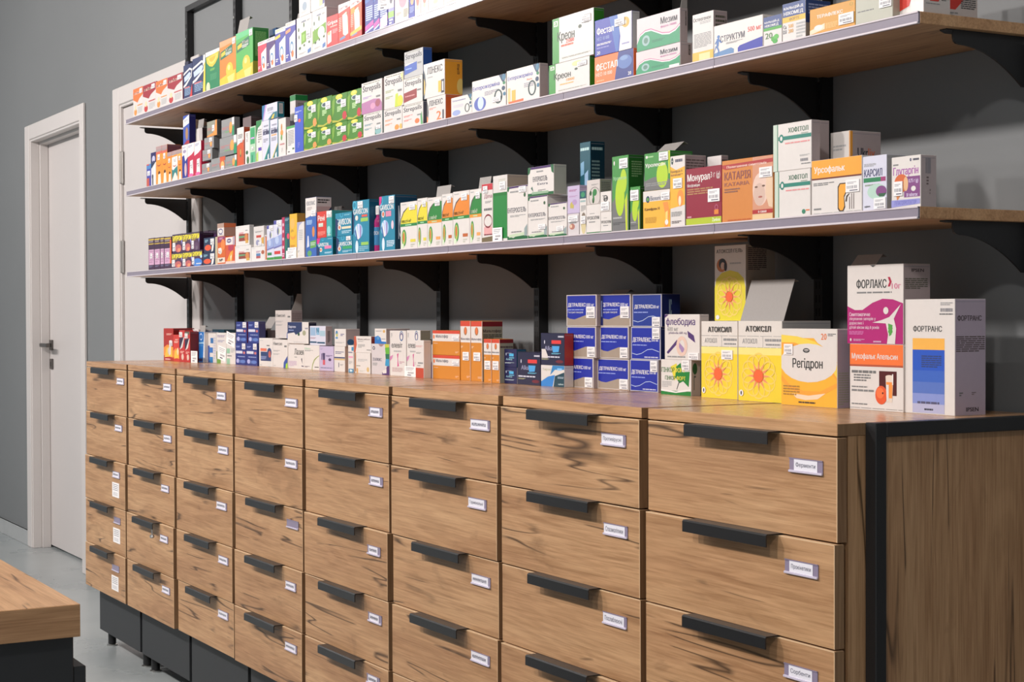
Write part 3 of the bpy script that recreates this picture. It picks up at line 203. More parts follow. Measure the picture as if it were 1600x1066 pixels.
['B', 'medicine_box', 'green lozenge box, third from the cobalt blue carton, lower row', 'green lozenge boxes', 1783.3, 173.9, 1622.1, 98.0, 80.0, 55.7, '481', '8a2', '@lzB', 0],
['B', 'medicine_box', 'green lozenge box, fourth from the cobalt blue carton, lower row', 'green lozenge boxes', 1883.3, 173.9, 1622.1, 94.8, 80.0, 54.0, '481', '8a2', '@lzB', 0],
['B', 'medicine_box', 'green lozenge box, first from the cobalt blue carton, upper row', 'green lozenge boxes', 1590.4, 173.9, 1679.4, 92.3, 80.0, 77.1, '481', '8a2', '@lzA', 0],
['B', 'medicine_box', 'green lozenge box, second from the cobalt blue carton, upper row', 'green lozenge boxes', 1684.9, 173.9, 1676.3, 97.3, 80.0, 78.9, '481', '8a2', '@lzA', 0],
['B', 'medicine_box', 'green lozenge box, third from the cobalt blue carton, upper row', 'green lozenge boxes', 1784.2, 173.9, 1678.1, 97.9, 80.0, 73.9, '481', '8a2', '@lzB', 0],
['B', 'medicine_box', 'green lozenge box, fourth from the cobalt blue carton, upper row', 'green lozenge boxes', 1884.1, 173.9, 1676.4, 87.7, 80.0, 75.2, '481', '8a2', '@lzB', 0],
['B', 'medicine_box', 'white lozenge box with teal leaf, lower row beside green ones', '', 1981.8, 173.9, 1622.1, 112.5, 30.0, 59.2, 'ddd', 'abb', '@stT', 0],
['B','medicine_box','white lozenge box with mauve lower half beside upper green ones','',1972.1,173.9,1681.6,121.9,30.0,79.2,'ddd','baa','@stM',0],
['B', 'medicine_box', 'white lozenge box with orange honey pot, lower row', '', 2104.6, 173.9, 1622.1, 103.2, 80.0, 57.3, 'ddd', '', '@stH', 0],
['B', 'medicine_box', 'white lozenge box with orange fruit, lower row beside the small orange capsules box', '', 2210.3, 173.9, 1622.1, 111.7, 15.4, 55.2, 'ddd', '667', '@stO', 0],
['B','medicine_box','white lozenge box with dark red band in the middle of stack','',2218.4,173.9,1677.6,101.3,30.0,63.5,'ddd','456','@stR',0],
['B', 'medicine_box', 'white lozenge box with yellow lemon slices, upper row', '', 2106.8, 173.9, 1679.7, 109.2, 80.0, 82.8, 'ddd', '', '@stL', 0],
['B','medicine_box','grey lozenge box with blue band topmost of the lozenge stack','',2222.1,173.9,1741.4,100.5,24.1,64.1,'bbb','25a','@stB',0],
['B', 'medicine_box', 'white capsules box with orange 2, lower of the pair', '', 2342.2, 173.9, 1622.1, 95.4, 44.5, 58.3, 'ddd', 'e61', '@lin2', 0],
['B', 'medicine_box', 'white capsules box with yellow 1 and amber side, upper of the pair', '', 2325.3, 173.9, 1680.7, 109.1, 46.5, 81.9, 'ddd', 'fa1', '@lin1', 0],
['B','medicine_box','smallest white intestine-picture box beside the capsules pair','',2466.2,173.9,1622.1,100.4,80.0,44.9,'edd','','@ent1',0],
['B', 'medicine_box', 'white intestine-picture box with blue glow, middle of the three', '', 2568.0, 173.9, 1622.1, 154.2, 30.0, 70.0, 'edd', '987', '@ent2', 0],
['B', 'medicine_box', 'white intestine-picture box with orange vial, largest of the three', '', 2725.3, 173.9, 1622.1, 139.6, 20.9, 73.3, 'edd', 'baa', '@ent3', 0],
['B', 'medicine_box', 'white and green enzyme box with orange number, below its larger twin', '', 2903.1, 173.9, 1622.1, 156.5, 30.0, 61.6, 'ddd', '392', '@kre2', 0],
['B', 'medicine_box', 'large white and green enzyme box with red number, upper', '', 2917.1, 173.9, 1684.0, 158.0, 24.8, 92.6, 'ddd', '382', '@kre1', 0],
['B', 'medicine_box', 'orange and starry blue enzyme box, lower of its pair', '', 3078.2, 173.9, 1622.1, 138.3, 30.0, 54.5, 'f72', 'e61', '@fes2', 0],
['B', 'medicine_box', 'blue and white enzyme box with gold arc, upper of its pair', '', 3079.5, 173.9, 1677.0, 130.8, 18.1, 71.7, '23a', 'ccc', '@fes1', 0],
['B', 'medicine_box', 'white and green wave digestive box, lower of the pair', '', 3224.6, 173.9, 1622.1, 143.7, 26.8, 44.2, 'dcd', 'baa', '@mez2', 0],
['B', 'medicine_box', 'white and green wave digestive box with open end flap, upper of the pair', '', 3227.3, 173.9, 1666.6, 140.5, 17.1, 61.9, 'dcd', 'baa', '@mez1', ('r', 0.045, 0.0)],
['B','medicine_box','narrow white box with yellow foot beside the runner box','',3406.4,173.9,1622.1,62.7,30.6,85.7,'ddd','a99','@ost',0],
['B','medicine_box','wide white box with blue running figure and red number','',3470.4,173.9,1622.1,138.2,60.0,56.0,'edd','','@str',0],
['B','medicine_box','small white calcium box with mint leaves','',3610.6,173.9,1622.1,48.6,80.0,49.0,'ddd','','@cal1',0],
['B','medicine_box','larger white calcium box with yellow band and grey print','',3661.1,173.9,1622.1,59.2,52.7,63.1,'ddd','999','@cal2',0],
['B','medicine_box','ochre yellow box with white capitals beside the calcium boxes','',3730.8,173.9,1622.1,109.6,80.0,42.9,'d90','','@ter',0],
['B','medicine_box','pale grey box with one line of print beside red-white box','',3841.5,173.9,1622.1,84.1,80.0,44.2,'bba','','@gr',0],
['B', 'medicine_box', "red and white box on the shelf's free end, front row", '', 3925.9, 187.9, 1622.1, 51.6, 54.3, 52.0, 'ddd', 'dcc', '@redw', 0],
['B', 'medicine_box', "red and white box on the shelf's free end, behind its twin", '', 3856.8, 258.9, 1622.1, 54.6, 107.0, 72.0, 'ddd', 'dcc', '@redw', 0],
['C','medicine_box','purple and yellow pain-relief box nearest the door','purple pain-relief boxes',171.3,173.9,1330.4,66.5,80.0,111.1,'424','','@pur',0],
['C', 'medicine_box', 'purple and yellow pain-relief box, second from the door', 'purple pain-relief boxes', 239.2, 173.9, 1330.4, 64.5, 80.0, 110.1, '424', '', '@pur', 0],
['C', 'medicine_box', 'narrowest purple and yellow pain-relief box, third from door', 'purple pain-relief boxes', 305.1, 173.9, 1330.4, 41.6, 80.0, 109.7, '424', '', '@pur', 0],
['C', 'medicine_box', 'purple and yellow pain-relief box with orange edge, fourth from door', 'purple pain-relief boxes', 348.0, 173.9, 1330.4, 77.8, 80.0, 108.0, '424', '', '@pur|R,f62,80,10,100,84', 0],
['C', 'medicine_box', 'violet box with yellow lettering, lower row beside purple row', 'yellow-lettered violet boxes', 428.6, 173.9, 1330.4, 112.6, 74.0, 50.7, '535', '', '@yel', 0],
['C', 'medicine_box', 'violet box with yellow lettering, middle of the lower row', 'yellow-lettered violet boxes', 542.5, 173.9, 1330.4, 97.9, 74.0, 51.3, '535', '', '@yel', 0],
['C', 'medicine_box', 'violet and sky-blue box with yellow lettering, lower row', 'yellow-lettered violet boxes', 641.7, 173.9, 1330.4, 96.0, 74.0, 51.9, '535', '', '@yelB', 0],
['C', 'medicine_box', 'violet box with yellow lettering, upper row beside purple row', 'yellow-lettered violet boxes', 436.3, 173.9, 1381.4, 106.1, 74.0, 61.5, '535', '313', '@yel', 0],
['C', 'medicine_box', 'violet box with yellow lettering, middle of upper row', 'yellow-lettered violet boxes', 543.7, 173.9, 1382.0, 88.9, 74.0, 60.2, '535', '313', '@yel', 0],
['C', 'medicine_box', 'violet box with yellow lettering and dark side, upper row', 'yellow-lettered violet boxes', 633.8, 173.9, 1382.6, 79.9, 13.1, 59.6, '535', '313', '@yelC', 0],
['C', 'medicine_box', 'navy box with orange ball picture, lower of two', '', 742.2, 173.9, 1330.4, 117.0, 80.0, 40.4, '235', '', '@nup', 0],
['C', 'medicine_box', 'navy box with orange ball picture, upper of two', '', 754.7, 173.9, 1371.1, 102.1, 50.0, 47.3, '235', '', '@nup', 0],
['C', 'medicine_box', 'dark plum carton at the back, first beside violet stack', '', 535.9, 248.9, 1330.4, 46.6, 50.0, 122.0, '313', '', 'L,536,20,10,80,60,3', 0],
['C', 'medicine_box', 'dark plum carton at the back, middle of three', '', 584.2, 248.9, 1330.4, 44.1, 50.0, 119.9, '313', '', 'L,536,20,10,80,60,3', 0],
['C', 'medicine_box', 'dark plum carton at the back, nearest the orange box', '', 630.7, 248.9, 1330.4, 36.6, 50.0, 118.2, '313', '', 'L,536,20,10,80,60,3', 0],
['C','medicine_box','narrow beige carton between navy ball boxes and orange carton','',861.3,173.9,1330.4,21.1,80.0,86.9,'cb9','','',0],
['C','medicine_box','tall orange and purple carton under the oval-logo beige one','',883.6,173.9,1330.4,71.0,80.0,86.2,'d61','','@oraA',0],
['C','medicine_box','beige carton with purple oval logo on the tall orange carton','',882.6,173.9,1416.9,60.2,39.1,40.9,'dba','b98','R,b98,0,0,100,32|R,eee,4,36,96,92|Q,658,50,62,34,22,8|L,889,20,84,80,88,1|>P,d74,0,0,100,0,100,30,0,34',0],
['C','medicine_box','orange carton with white oval-logo band beside tall orange one','',956.2,173.9,1330.4,82.9,80.0,82.6,'d52','','R,eee,2,2,78,30|Q,658,38,15,24,8,6|P,bab,80,0,100,0,100,32,80,32|P,b35,30,32,90,32,80,56,30,50|P,fa2,12,90,50,60,80,50,70,90|P,fff,52,74,66,66,56,94|R,ecb,0,91,100,100',0],
['C', 'medicine_box', 'white carton with brown food picture, lower of the pair', '', 1039.5, 173.9, 1330.4, 135.3, 80.0, 50.9, 'eee', '', '@wpic', 0],
['C', 'medicine_box', 'white carton with brown food picture, upper of the pair', '', 1045.9, 173.9, 1381.6, 116.8, 14.7, 59.9, 'eee', 'ccc', '@wpic', 0],
['C','medicine_box','white carton with child picture beside brown food picture box','',1178.2,173.9,1330.4,107.4,80.0,42.7,'eee','','R,58b,38,46,70,64|R,b55,38,64,70,80|L,a59,38,30,70,42,2|E,b64,88,40,12,14|P,eee,74,60,92,54,96,94,70,94|L,ccc,6,6,30,9,1',0],
['C', 'medicine_box', 'white carton with red rectangle, stacked on child-picture box', '', 1199.1, 173.9, 1373.4, 82.5, 80.0, 59.7, 'ddd', '', 'L,777,16,24,90,32,2|R,c43,26,44,74,56|E,99b,40,80,18,14|P,da4,74,60,100,54,100,90,80,84|S,50,78,80,96', 0],
['C','medicine_box','narrow white and orange carton beside the blue and white pair','',1286.0,173.9,1330.4,18.2,80.0,74.6,'dcc','','R,d74,40,6,100,96|L,889,20,4,80,8,1',0],
['C','medicine_box','pale blue and white nasal spray carton with green label','',1305.6,173.9,1330.4,53.8,80.0,101.0,'dde','','@bwA',0],
['C','medicine_box','pale blue and white nasal spray carton with red label','',1360.6,173.9,1330.4,61.9,80.0,112.6,'dde','','@bwB',0],
['C','medicine_box','thin crimson carton with white marks beside the red-label spray carton','',1422.8,173.9,1330.4,20.5,80.0,118.9,'b25','','E,ebc,50,18,30,4|E,ebc,50,34,26,4|E,ebc,50,52,30,4|E,ebc,50,72,30,4|L,fcd,10,86,90,96,2',0],
['C','medicine_box','dark teal carton with pink dot behind white price cards','',1444.3,173.9,1330.4,36.5,80.0,117.7,'156','','L,9bc,6,4,90,10,2|L,278,6,18,90,40,5|E,e46,70,46,26,7|P,276,0,50,60,50,40,100,0,100',0],
['C', 'medicine_box', 'mustard yellow carton with orange brim, brown side, lower shelf', '', 1481.1, 173.9, 1330.4, 54.2, 24.8, 124.7, 'eb1', 'b81', '@must', 0],
['C','medicine_box','white and lilac carton with rounded lilac margin and text lines','',1535.7,173.9,1330.4,51.4,30.0,99.2,'edd','cbb','P,aac,0,0,80,0,30,10,12,30,10,70,0,80|L,bbb,24,22,80,52,6|L,999,8,80,36,86,2|L,ddd,10,92,80,95,1',0],
['C','medicine_box','tall navy and white enema-style carton with orange drop and white bottle picture','',1597.9,173.9,1330.4,76.3,43.7,161.9,'249','136','@micro',0],
['C','medicine_box','small teal antacid box with pink corner and pink label','',1676.1,173.9,1330.4,106.6,13.8,48.7,'08a','056','@gavS',0],
['C','medicine_box','red chewable tablets box on the small teal antacid box','',1678.7,173.9,1379.4,61.9,80.0,70.9,'d32','','@reni',0],
['C','medicine_box','narrow turquoise carton with white top beside the red box','',1742.6,173.9,1379.4,35.4,80.0,70.5,'3aa','','R,eee,0,0,100,26|E,e86,44,72,24,8|E,9dd,44,74,34,16|L,fff,20,90,80,96,2|S,20,6,90,24',0],
['C', 'medicine_box', 'small teal antacid box with green label, lower of two', '', 1807.0, 173.9, 1330.4, 102.7, 80.0, 47.7, '08a', '056', '@gavG', 0],
['C', 'medicine_box', 'small teal antacid box with cream label, upper of two', '', 1801.4, 173.9, 1378.4, 105.3, 80.0, 60.7, '08a', '056', '@gavC', 0],
['C','medicine_box','plain beige carton at the back between turquoise and teal boxes','',1610.8,248.9,1330.4,53.3,50.0,128.3,'baa','','',('b',0.012,0.1,0.004,0.0,1.0)],
['C','medicine_box','tall teal antacid box with orange tag and lime label','',1913.2,173.9,1330.4,101.3,27.6,134.3,'08a','057','@gavT',0],
['C','medicine_box','large teal antacid box with magenta corner and pink label','',2075.9,173.9,1330.4,88.8,60.4,136.0,'08a','046','@gavL',0],
['C','syrup_bottle','magenta syrup bottle with white screw cap between the tall teal boxes','',2017.2,181.9,1330.4,23.0,28.0,116.5,'ddd','','bottle',0],
['C','medicine_box','yellow pod-picture box beside the large teal antacid box','',2196.8,173.9,1330.4,91.3,80.0,113.5,'edd','','@podY',0],
['C', 'medicine_box', 'narrow yellow pod-picture box, second in the pod row', '', 2289.8, 173.9, 1330.4, 52.2, 80.0, 117.6, 'edd', '', '@podY', 0],
['C', 'medicine_box', 'green pod-picture box with open flap, third in the pod row', '', 2343.8, 173.9, 1330.4, 72.5, 80.0, 115.6, 'edd', '', '@podG', ('b', 0.028, 0.15, 0.022, 0.0, 1.0)],
['C', 'medicine_box', 'narrow orange pod-picture box, fourth in the pod row', '', 2418.0, 173.9, 1330.4, 54.2, 80.0, 119.5, 'edd', '', '@podO', 0],
['C', 'medicine_box', 'wide orange pod-picture box, fifth in the pod row', '', 2473.8, 173.9, 1330.4, 79.2, 80.0, 121.4, 'edd', '', '@podO', 0],
['C', 'medicine_box', 'green pod-picture box with open flap, last in the pod row', '', 2554.6, 173.9, 1330.4, 55.4, 80.0, 121.0, 'edd', '', '@podG', ('b', 0.028, 0.15, 0.022, 0.0, 1.0)],
['C','medicine_box','white carton with red top and thin red arch outline','',2612.1,173.9,1330.4,49.0,80.0,129.3,'edd','','@arch',0],
['C','medicine_box','white-topped solid green carton with grey side','',2663.2,173.9,1330.4,63.1,51.0,143.3,'ddd','ba9','@grn',0],
['C','medicine_box','tall white sorbent carton with purple-green trim','',2726.7,173.9,1330.4,87.3,80.0,115.3,'edd','','@ent|S,60,2,94,13',0],
['C','medicine_box','medium white sorbent carton under the tilted-looking one','',2815.6,173.9,1330.4,79.2,90.0,88.2,'edd','','@ent|S,56,68,92,80',0],
['C','medicine_box','small white sorbent carton beside lilac carton','',2899.2,173.9,1330.4,72.7,44.0,69.1,'edd','','@ent|S,48,70,84,84',0],
['C','medicine_box','white sorbent carton with green corners lying on the medium one','',2815.1,173.9,1418.9,106.1,30.7,61.0,'edd','bba','@entL',0],
['C', 'medicine_box', 'white lilac-toned carton with rose motif, lower of two', '', 2975.9, 173.9, 1330.4, 42.7, 44.0, 43.5, 'dcd', '', 'E,b76,40,60,24,14|E,eca,30,58,10,8|L,999,16,40,80,46,1|S,8,10,94,38', 0],
['C', 'medicine_box', 'lilac carton with pink lettering, upper of the two', '', 2975.0, 173.9, 1374.2, 45.9, 44.0, 55.8, 'cbd', '', 'L,a58,14,14,80,22,2|L,b8b,14,36,84,42,2|E,cb5,38,72,16,14|E,b9c,60,60,20,10|P,cbd,0,86,40,80,70,96,0,100', 0],
['C','medicine_box','blue-topped white carton with brown egg shape beside panda carton','',3021.7,173.9,1330.4,24.4,28.0,87.2,'edd','','R,156,0,0,100,18|E,396,50,9,30,6|L,9bb,10,22,90,26,1|L,999,20,34,94,48,5|E,876,60,72,40,22|E,dc9,60,80,34,20|S,30,58,94,76',0],
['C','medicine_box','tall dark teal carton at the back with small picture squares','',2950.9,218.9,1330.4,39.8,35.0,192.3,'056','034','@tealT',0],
['C', 'medicine_box', 'white carton with black capitals, lower, under the green-plant one', '', 3047.1, 173.9, 1330.4, 51.0, 80.0, 57.4, 'edd', '', '@uroA', 0],
['C', 'medicine_box', 'white carton with green plant drawing, stacked, lower shelf', '', 3048.6, 173.9, 1388.1, 47.8, 27.6, 48.6, 'dcc', '998', 'E,252,30,54,8,10|E,384,62,52,16,14|E,252,50,84,8,12|P,384,44,50,54,46,60,84,48,84|Q,333,60,70,44,40,2|L,999,36,18,90,24,2|>L,666,14,12,86,70,8', 0],
['C', 'medicine_box', 'small white carton with black capitals, lower, beside green carton', '', 3099.2, 173.9, 1330.4, 38.8, 80.0, 40.3, 'edd', '', '@uroB', 0],
['C', 'medicine_box', 'small white carton with animal face drawing, upper', '', 3098.6, 173.9, 1371.0, 38.8, 45.0, 39.6, 'edd', '', 'Q,444,48,34,22,16,5|E,333,42,36,7,8|E,333,58,34,6,8|L,888,20,18,40,22,1|S,10,52,84,94', 0],
['C', 'medicine_box', 'tall green and grey carton with lime leaf, text side', '', 3140.8, 173.9, 1330.4, 57.0, 35.8, 145.3, '494', '262', '@urA', 0],
['C','medicine_box','small green and grey carton with lime leaf','',3203.6,173.9,1330.4,33.4,35.0,82.5,'494','252','@urB',0],
['C', 'medicine_box', 'yellow and white kidney remedy box, lower, wide', '', 3247.5, 173.9, 1330.4, 87.9, 80.0, 70.9, 'fb2', '', '@kanA', 0],
['C', 'medicine_box', 'wide green and grey box with lime leaf and open flap, upper', '', 3251.7, 173.9, 1401.7, 84.2, 50.7, 70.2, '494', '383', '@urC', ('b', 0.02, 1.2, 0.02, 0.05, 0.8)],
['C','medicine_box','tall yellow and white kidney remedy carton with lined side','',3336.3,173.9,1330.4,45.9,47.6,129.5,'edd','a99','@kanB',0],
['C','medicine_box','white carton with lined side behind the dark red box','',3389.0,218.9,1330.4,42.4,15.7,126.3,'ddd','a99','>L,655,6,6,90,30,6',0],
['C','medicine_box','dark red sachet box with lime foot band','',3385.7,173.9,1330.4,106.7,44.0,102.4,'913','','@mon',0],
['C', 'medicine_box', "orange box with a woman's face panel, lower shelf", '', 3493.7, 173.9, 1330.4, 142.2, 67.0, 108.0, 'd83', '', '@kat', 0],
['C', 'medicine_box', 'white box with green band, lower of two, beside orange face box', '', 3639.9, 173.9, 1330.4, 92.3, 49.0, 77.6, 'edd', '', '@hofL', 0],
['C', 'medicine_box', 'white box with green band, upper of two', '', 3636.2, 173.9, 1408.3, 98.7, 18.3, 78.6, 'edd', 'baa', '@hofU', 0],
['C','medicine_box','white box pressed behind the upper green-band box','',3572.7,241.9,1330.4,83.4,36.8,168.1,'edd','cbb','',0],
['C','medicine_box','amber and white gallbladder-picture box','',3735.4,173.9,1330.4,120.8,49.0,88.3,'edd','','@urs',0],
['C','medicine_box','white syrup carton with orange stripe behind the amber box','',3723.3,223.9,1330.4,48.1,66.0,137.8,'edd','baa','@ukr',0],
['C','medicine_box','white thistle-picture box between the amber and violet boxes','',3858.2,173.9,1330.4,54.2,39.4,84.8,'dde','aaa','@kar',0],
['C','medicine_box',"white and violet liver-picture box at the shelf's free end",'',3923.2,173.9,1330.4,63.1,31.8,78.1,'edd','baa','@glu',0],
['D', 'medicine_box', 'red carton with orange flames and tube picture, nearest the door', '', 41.2, 268.0, 1010.8, 109.5, 77.8, 115.2, 'b21', '811', 'P,f92,0,60,40,50,100,58,100,90,0,84|P,fc3,10,90,30,60,80,56,90,86|L,fcb,30,16,86,22,2|E,dcb,54,70,12,10|P,eee,60,38,80,36,72,80,56,84|L,fcc,16,94,70,97,1|S,62,38,92,54', 0],
['D', 'medicine_box', 'short red-orange carton beside the flame carton, cabinet tops', '', 188.8, 256.0, 1010.8, 63.7, 100.0, 93.3, 'd32', '', 'P,f92,0,60,40,50,100,58,100,90,0,84|P,fc3,10,90,30,60,80,56,90,86|L,fcb,30,16,86,22,2|L,fdc,14,24,86,32,2|E,fda,76,62,16,14', 0],
['D', 'medicine_box', 'red and navy carton, taller of the two beside flame cartons', '', 253.9, 256.0, 1010.8, 58.2, 31.0, 110.1, 'c22', '', 'P,324,0,26,80,22,80,40,30,60,0,54|P,edd,84,22,94,22,60,54,10,62|E,ecb,60,84,22,10|L,fcb,20,66,90,74,2|S,6,6,60,22', 0],
['D', 'medicine_box', 'red and navy carton behind a white price card, grey top', '', 313.6, 256.0, 1010.8, 54.6, 31.0, 105.4, 'c22', '711', 'P,324,0,26,80,22,80,40,30,60,0,54|P,edd,84,22,94,22,60,54,10,62|E,ecb,60,84,22,10|L,fcb,20,66,90,74,2|S,6,6,60,22|R,665,0,0,90,10', 0],
['D','medicine_box','pink-labelled white and light blue carton beside navy-red pair','',301.0,288.0,1010.8,63.5,50.0,112.8,'edd','','L,99a,10,4,80,8,1|L,e67,6,14,86,20,2|R,6ac,6,28,80,86|S,44,40,84,56',0],
['D','medicine_box','bright blue carton with white arc and grey raised flap','',365.8,288.0,1010.8,61.3,50.0,104.4,'07c','edd','Q,cdf,40,16,24,12,4|P,9ce,0,34,100,32,100,38,0,40|L,5ae,0,44,80,46,1|E,336,30,92,30,5|P,fff,92,0,100,0,100,100,70,100',('b',0.022,0.1,0.003,0.1,0.95)],
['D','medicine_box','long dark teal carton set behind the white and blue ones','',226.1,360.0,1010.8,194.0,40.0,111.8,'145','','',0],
['D','medicine_box','white and blue carton with stepped blue blocks','',427.5,300.0,1010.8,80.8,50.0,100.5,'edd','334','R,27b,30,16,66,34|R,04a,0,42,20,100|R,27c,16,48,60,66|R,28c,16,80,60,100|L,ccd,68,14,94,90,9',0],
['D', 'medicine_box', 'white carton with violet print, green foot and slanted price card', '', 511.2, 300.0, 1010.8, 94.5, 50.0, 102.7, 'edd', '', 'L,98a,10,8,90,16,2|L,99b,14,24,86,32,2|R,7a4,4,86,44,100|R,795,0,60,8,86', 0],
['D','medicine_box','white carton with mint panels beside the navy stack','',608.6,300.0,1010.8,84.4,50.0,103.0,'edd','','R,9ca,4,50,40,66|R,9ca,4,82,40,100|L,777,10,72,60,75,1|L,bbb,50,50,94,64,3',0],
['D', 'medicine_box', 'navy four-stack carton, lower and nearer the door', '', 695.2, 300.0, 1010.8, 96.8, 60.0, 71.3, '238', '', '@navy4', 0],
['D', 'medicine_box', 'navy four-stack carton, lower, beside white lung-picture carton', '', 794.2, 300.0, 1010.8, 98.6, 44.0, 71.7, '238', '', '@navy4', 0],
['D', 'medicine_box', 'navy four-stack carton, upper, with dark red side', '', 700.3, 300.0, 1082.8, 99.4, 44.0, 67.9, '238', '712', '@navy4', 0],
['D', 'medicine_box', 'navy four-stack carton, upper, beside the open grey box', '', 810.5, 300.0, 1082.8, 97.5, 22.0, 68.7, '238', '447', '@navy4', 0],
['D', 'medicine_box', 'grey carton standing open at the back, lid raised', '', 795.2, 345.0, 1010.8, 74.1, 50.0, 112.4, 'a99', '988', '', ('b', 0.043, 0.6, 0.008, 0.0, 1.0)],
['D','medicine_box','white carton with torso picture and orange bar','',908.4,300.0,1010.8,116.2,60.0,89.3,'edd','','@lung',0],
['D', 'medicine_box', 'white carton with blue-green corner arc, beside torso-picture carton', '', 1026.4, 300.0, 1010.8, 120.8, 60.0, 85.5, 'edd', '', '@nimA', 0],
['D', 'medicine_box', 'white carton with blue corner and raised flap, stacked on top', '', 997.4, 320.0, 1100.3, 130.5, 36.2, 86.2, 'dcc', 'a99', '@nimB', ('r', 0.05, 0.0)],
['D', 'medicine_box', 'white carton with black word and lilac lines, half of a pair', '', 1151.7, 300.0, 1010.8, 124.7, 70.0, 75.3, 'edd', '', '@lazA', 0],
['D','medicine_box','white carton with olive arc beside the lilac carton','',1277.4,300.0,1010.8,114.0,70.0,72.2,'edd','','@lazB',0],
['D','medicine_box','navy-topped white carton with white jug shapes and dark side','',1157.4,296.0,1086.4,163.3,25.5,64.3,'edd','113','@zar',0],
['D','medicine_box','white and pale blue carton with navy foot bars and lined side','',1321.1,300.0,1083.3,116.5,20.7,56.3,'dde','baa','@blu',0],
['D', 'medicine_box', 'lilac carton with red and violet print, white-print top', '', 1393.2, 300.0, 1010.8, 101.3, 60.0, 70.7, 'cbd', '', 'L,a9b,6,10,26,16,2|R,547,14,30,20,56|P,436,22,28,40,28,38,60,26,64|R,d56,24,56,40,76|L,658,46,36,92,44,2|E,536,74,54,10,6|L,88a,8,86,90,90,1', 0],
['D', 'medicine_box', 'white and pale yellow carton with navy stripe, lower', '', 1499.6, 300.0, 1010.8, 74.6, 55.0, 71.9, 'edd', 'ca9', 'L,779,10,20,90,32,2|R,347,0,42,100,47|P,db7,0,48,100,48,100,54,0,54|R,557,40,64,46,82|L,888,56,70,86,76,2', 0],
['D', 'medicine_box', 'white carton with blue-yellow ribbon and blue patch on side, upper', '', 1502.3, 300.0, 1083.0, 78.5, 42.8, 49.0, 'edd', 'baa', 'E,48b,20,24,10,14|E,cc6,22,36,8,10|L,669,54,28,86,44,2|L,aaa,10,76,90,84,2|E,59c,20,52,12,6|>E,369,34,76,24,18', 0],
['D','medicine_box','narrow white carton with blue square corners','',1596.6,300.0,1010.8,36.3,60.0,76.0,'edd','','R,28b,64,6,100,20|L,779,6,24,80,28,1|R,e9b,10,40,90,46|L,bbb,10,58,80,70,3|R,28b,10,86,100,100|P,dee,30,88,80,90,80,96,30,97',0],
['D','medicine_box','white carton with tan corner swirls under red-edged box','',1641.8,300.0,1010.8,102.7,60.0,56.4,'edd','a98','L,bbb,20,30,80,44,3|L,998,10,62,36,66,1|E,da6,16,88,6,14|E,db7,84,80,8,12|P,b74,0,0,8,0,8,90,0,96|L,ccb,30,86,70,92,2',0],
['D','medicine_box','white carton with rust-red curved edge and dark red side','',1637.5,300.0,1067.5,112.2,40.0,45.1,'edd','822','P,c53,0,0,12,0,16,50,8,100,0,100|T,655,22,14,70,8,Максибон|L,999,24,28,60,34,2|L,999,24,50,64,72,3|L,777,74,80,98,84,1',0],
['D','medicine_box','white carton with rainbow edge and grey capitals','',1751.3,300.0,1010.8,113.7,60.0,82.5,'dcd','','@ita',0],
['D', 'medicine_box', 'small white carton with bright blue wave, on rainbow-edge carton', '', 1773.1, 300.0, 1093.6, 71.8, 70.0, 40.7, 'edd', 'baa', 'L,556,10,14,66,20,2|E,da5,82,18,10,10|P,17c,0,56,30,46,52,60,60,84,100,86,100,100,0,100|E,59c,30,62,12,12|L,889,60,66,94,70,1', 0],
['D', 'medicine_box', 'white prenatal carton with pink ribbon, beside rainbow-edge carton', '', 1868.4, 300.0, 1010.8, 97.4, 50.0, 118.8, 'edd', '', '@elA', 0],
['D', 'medicine_box', 'white prenatal carton with pink ribbon, behind price card', '', 1970.5, 300.0, 1010.8, 78.5, 29.0, 120.3, 'edd', '998', '@elB', 0],
['D','medicine_box','white carton with lined grey side behind red-foot carton','',1986.1,330.0,1010.8,23.0,23.9,96.6,'ddd','aa9','>L,666,4,10,96,60,6',0],
['D','medicine_box','slim white carton with red foot block','',2065.1,278.0,1010.8,47.2,21.0,95.6,'edd','','@redf',0],
['D','medicine_box','white carton with purple arrow beside the orange-white pair','',2071.2,300.0,1010.8,46.8,50.0,85.2,'edd','','L,445,8,10,66,14,1|L,445,8,20,60,24,1|L,667,6,30,80,40,2|P,637,44,78,92,50,92,100,76,100,70,84,60,76|L,658,10,90,50,94,1',0],
['D', 'medicine_box', 'orange and white iron box, lower of the wide pair', '', 2119.7, 300.0, 1010.8, 144.8, 90.0, 59.5, 'd80', '', '@mal', 0],
['D', 'medicine_box', 'orange and white iron box, upper of the wide pair', '', 2118.4, 300.0, 1070.6, 146.6, 90.0, 61.2, 'd80', 'd80', '@mal', 0],
['D','medicine_box','tall orange and white iron carton beside the wide pair','',2269.0,300.0,1010.8,52.1,60.0,145.0,'d80','','@malV',0],
['D','medicine_box','tall orange and white iron carton with grey side','',2323.3,300.0,1010.8,56.6,55.4,144.6,'d80','aa9','@malVs',0],
['D','medicine_box','short orange and white iron carton beside tall ones','',2409.8,288.0,1010.8,37.1,50.0,102.8,'d80','','@malS',0],
['D','medicine_box','short orange and white iron carton beside the navy cartons','',2448.9,288.0,1010.8,37.5,36.4,102.8,'d80','aa9','@malS|>R,812,0,0,100,9|>L,655,4,16,96,20,1',0],
['D', 'medicine_box', 'small navy carton with cyan tag, lower of two', '', 2486.8, 300.0, 1010.8, 57.5, 60.0, 38.1, '225', 'ccd', '@navS', 0],
['D', 'medicine_box', 'small navy carton with cyan tag, upper of two', '', 2486.8, 300.0, 1049.2, 57.8, 25.1, 41.5, '225', '168', '@navS', 0],
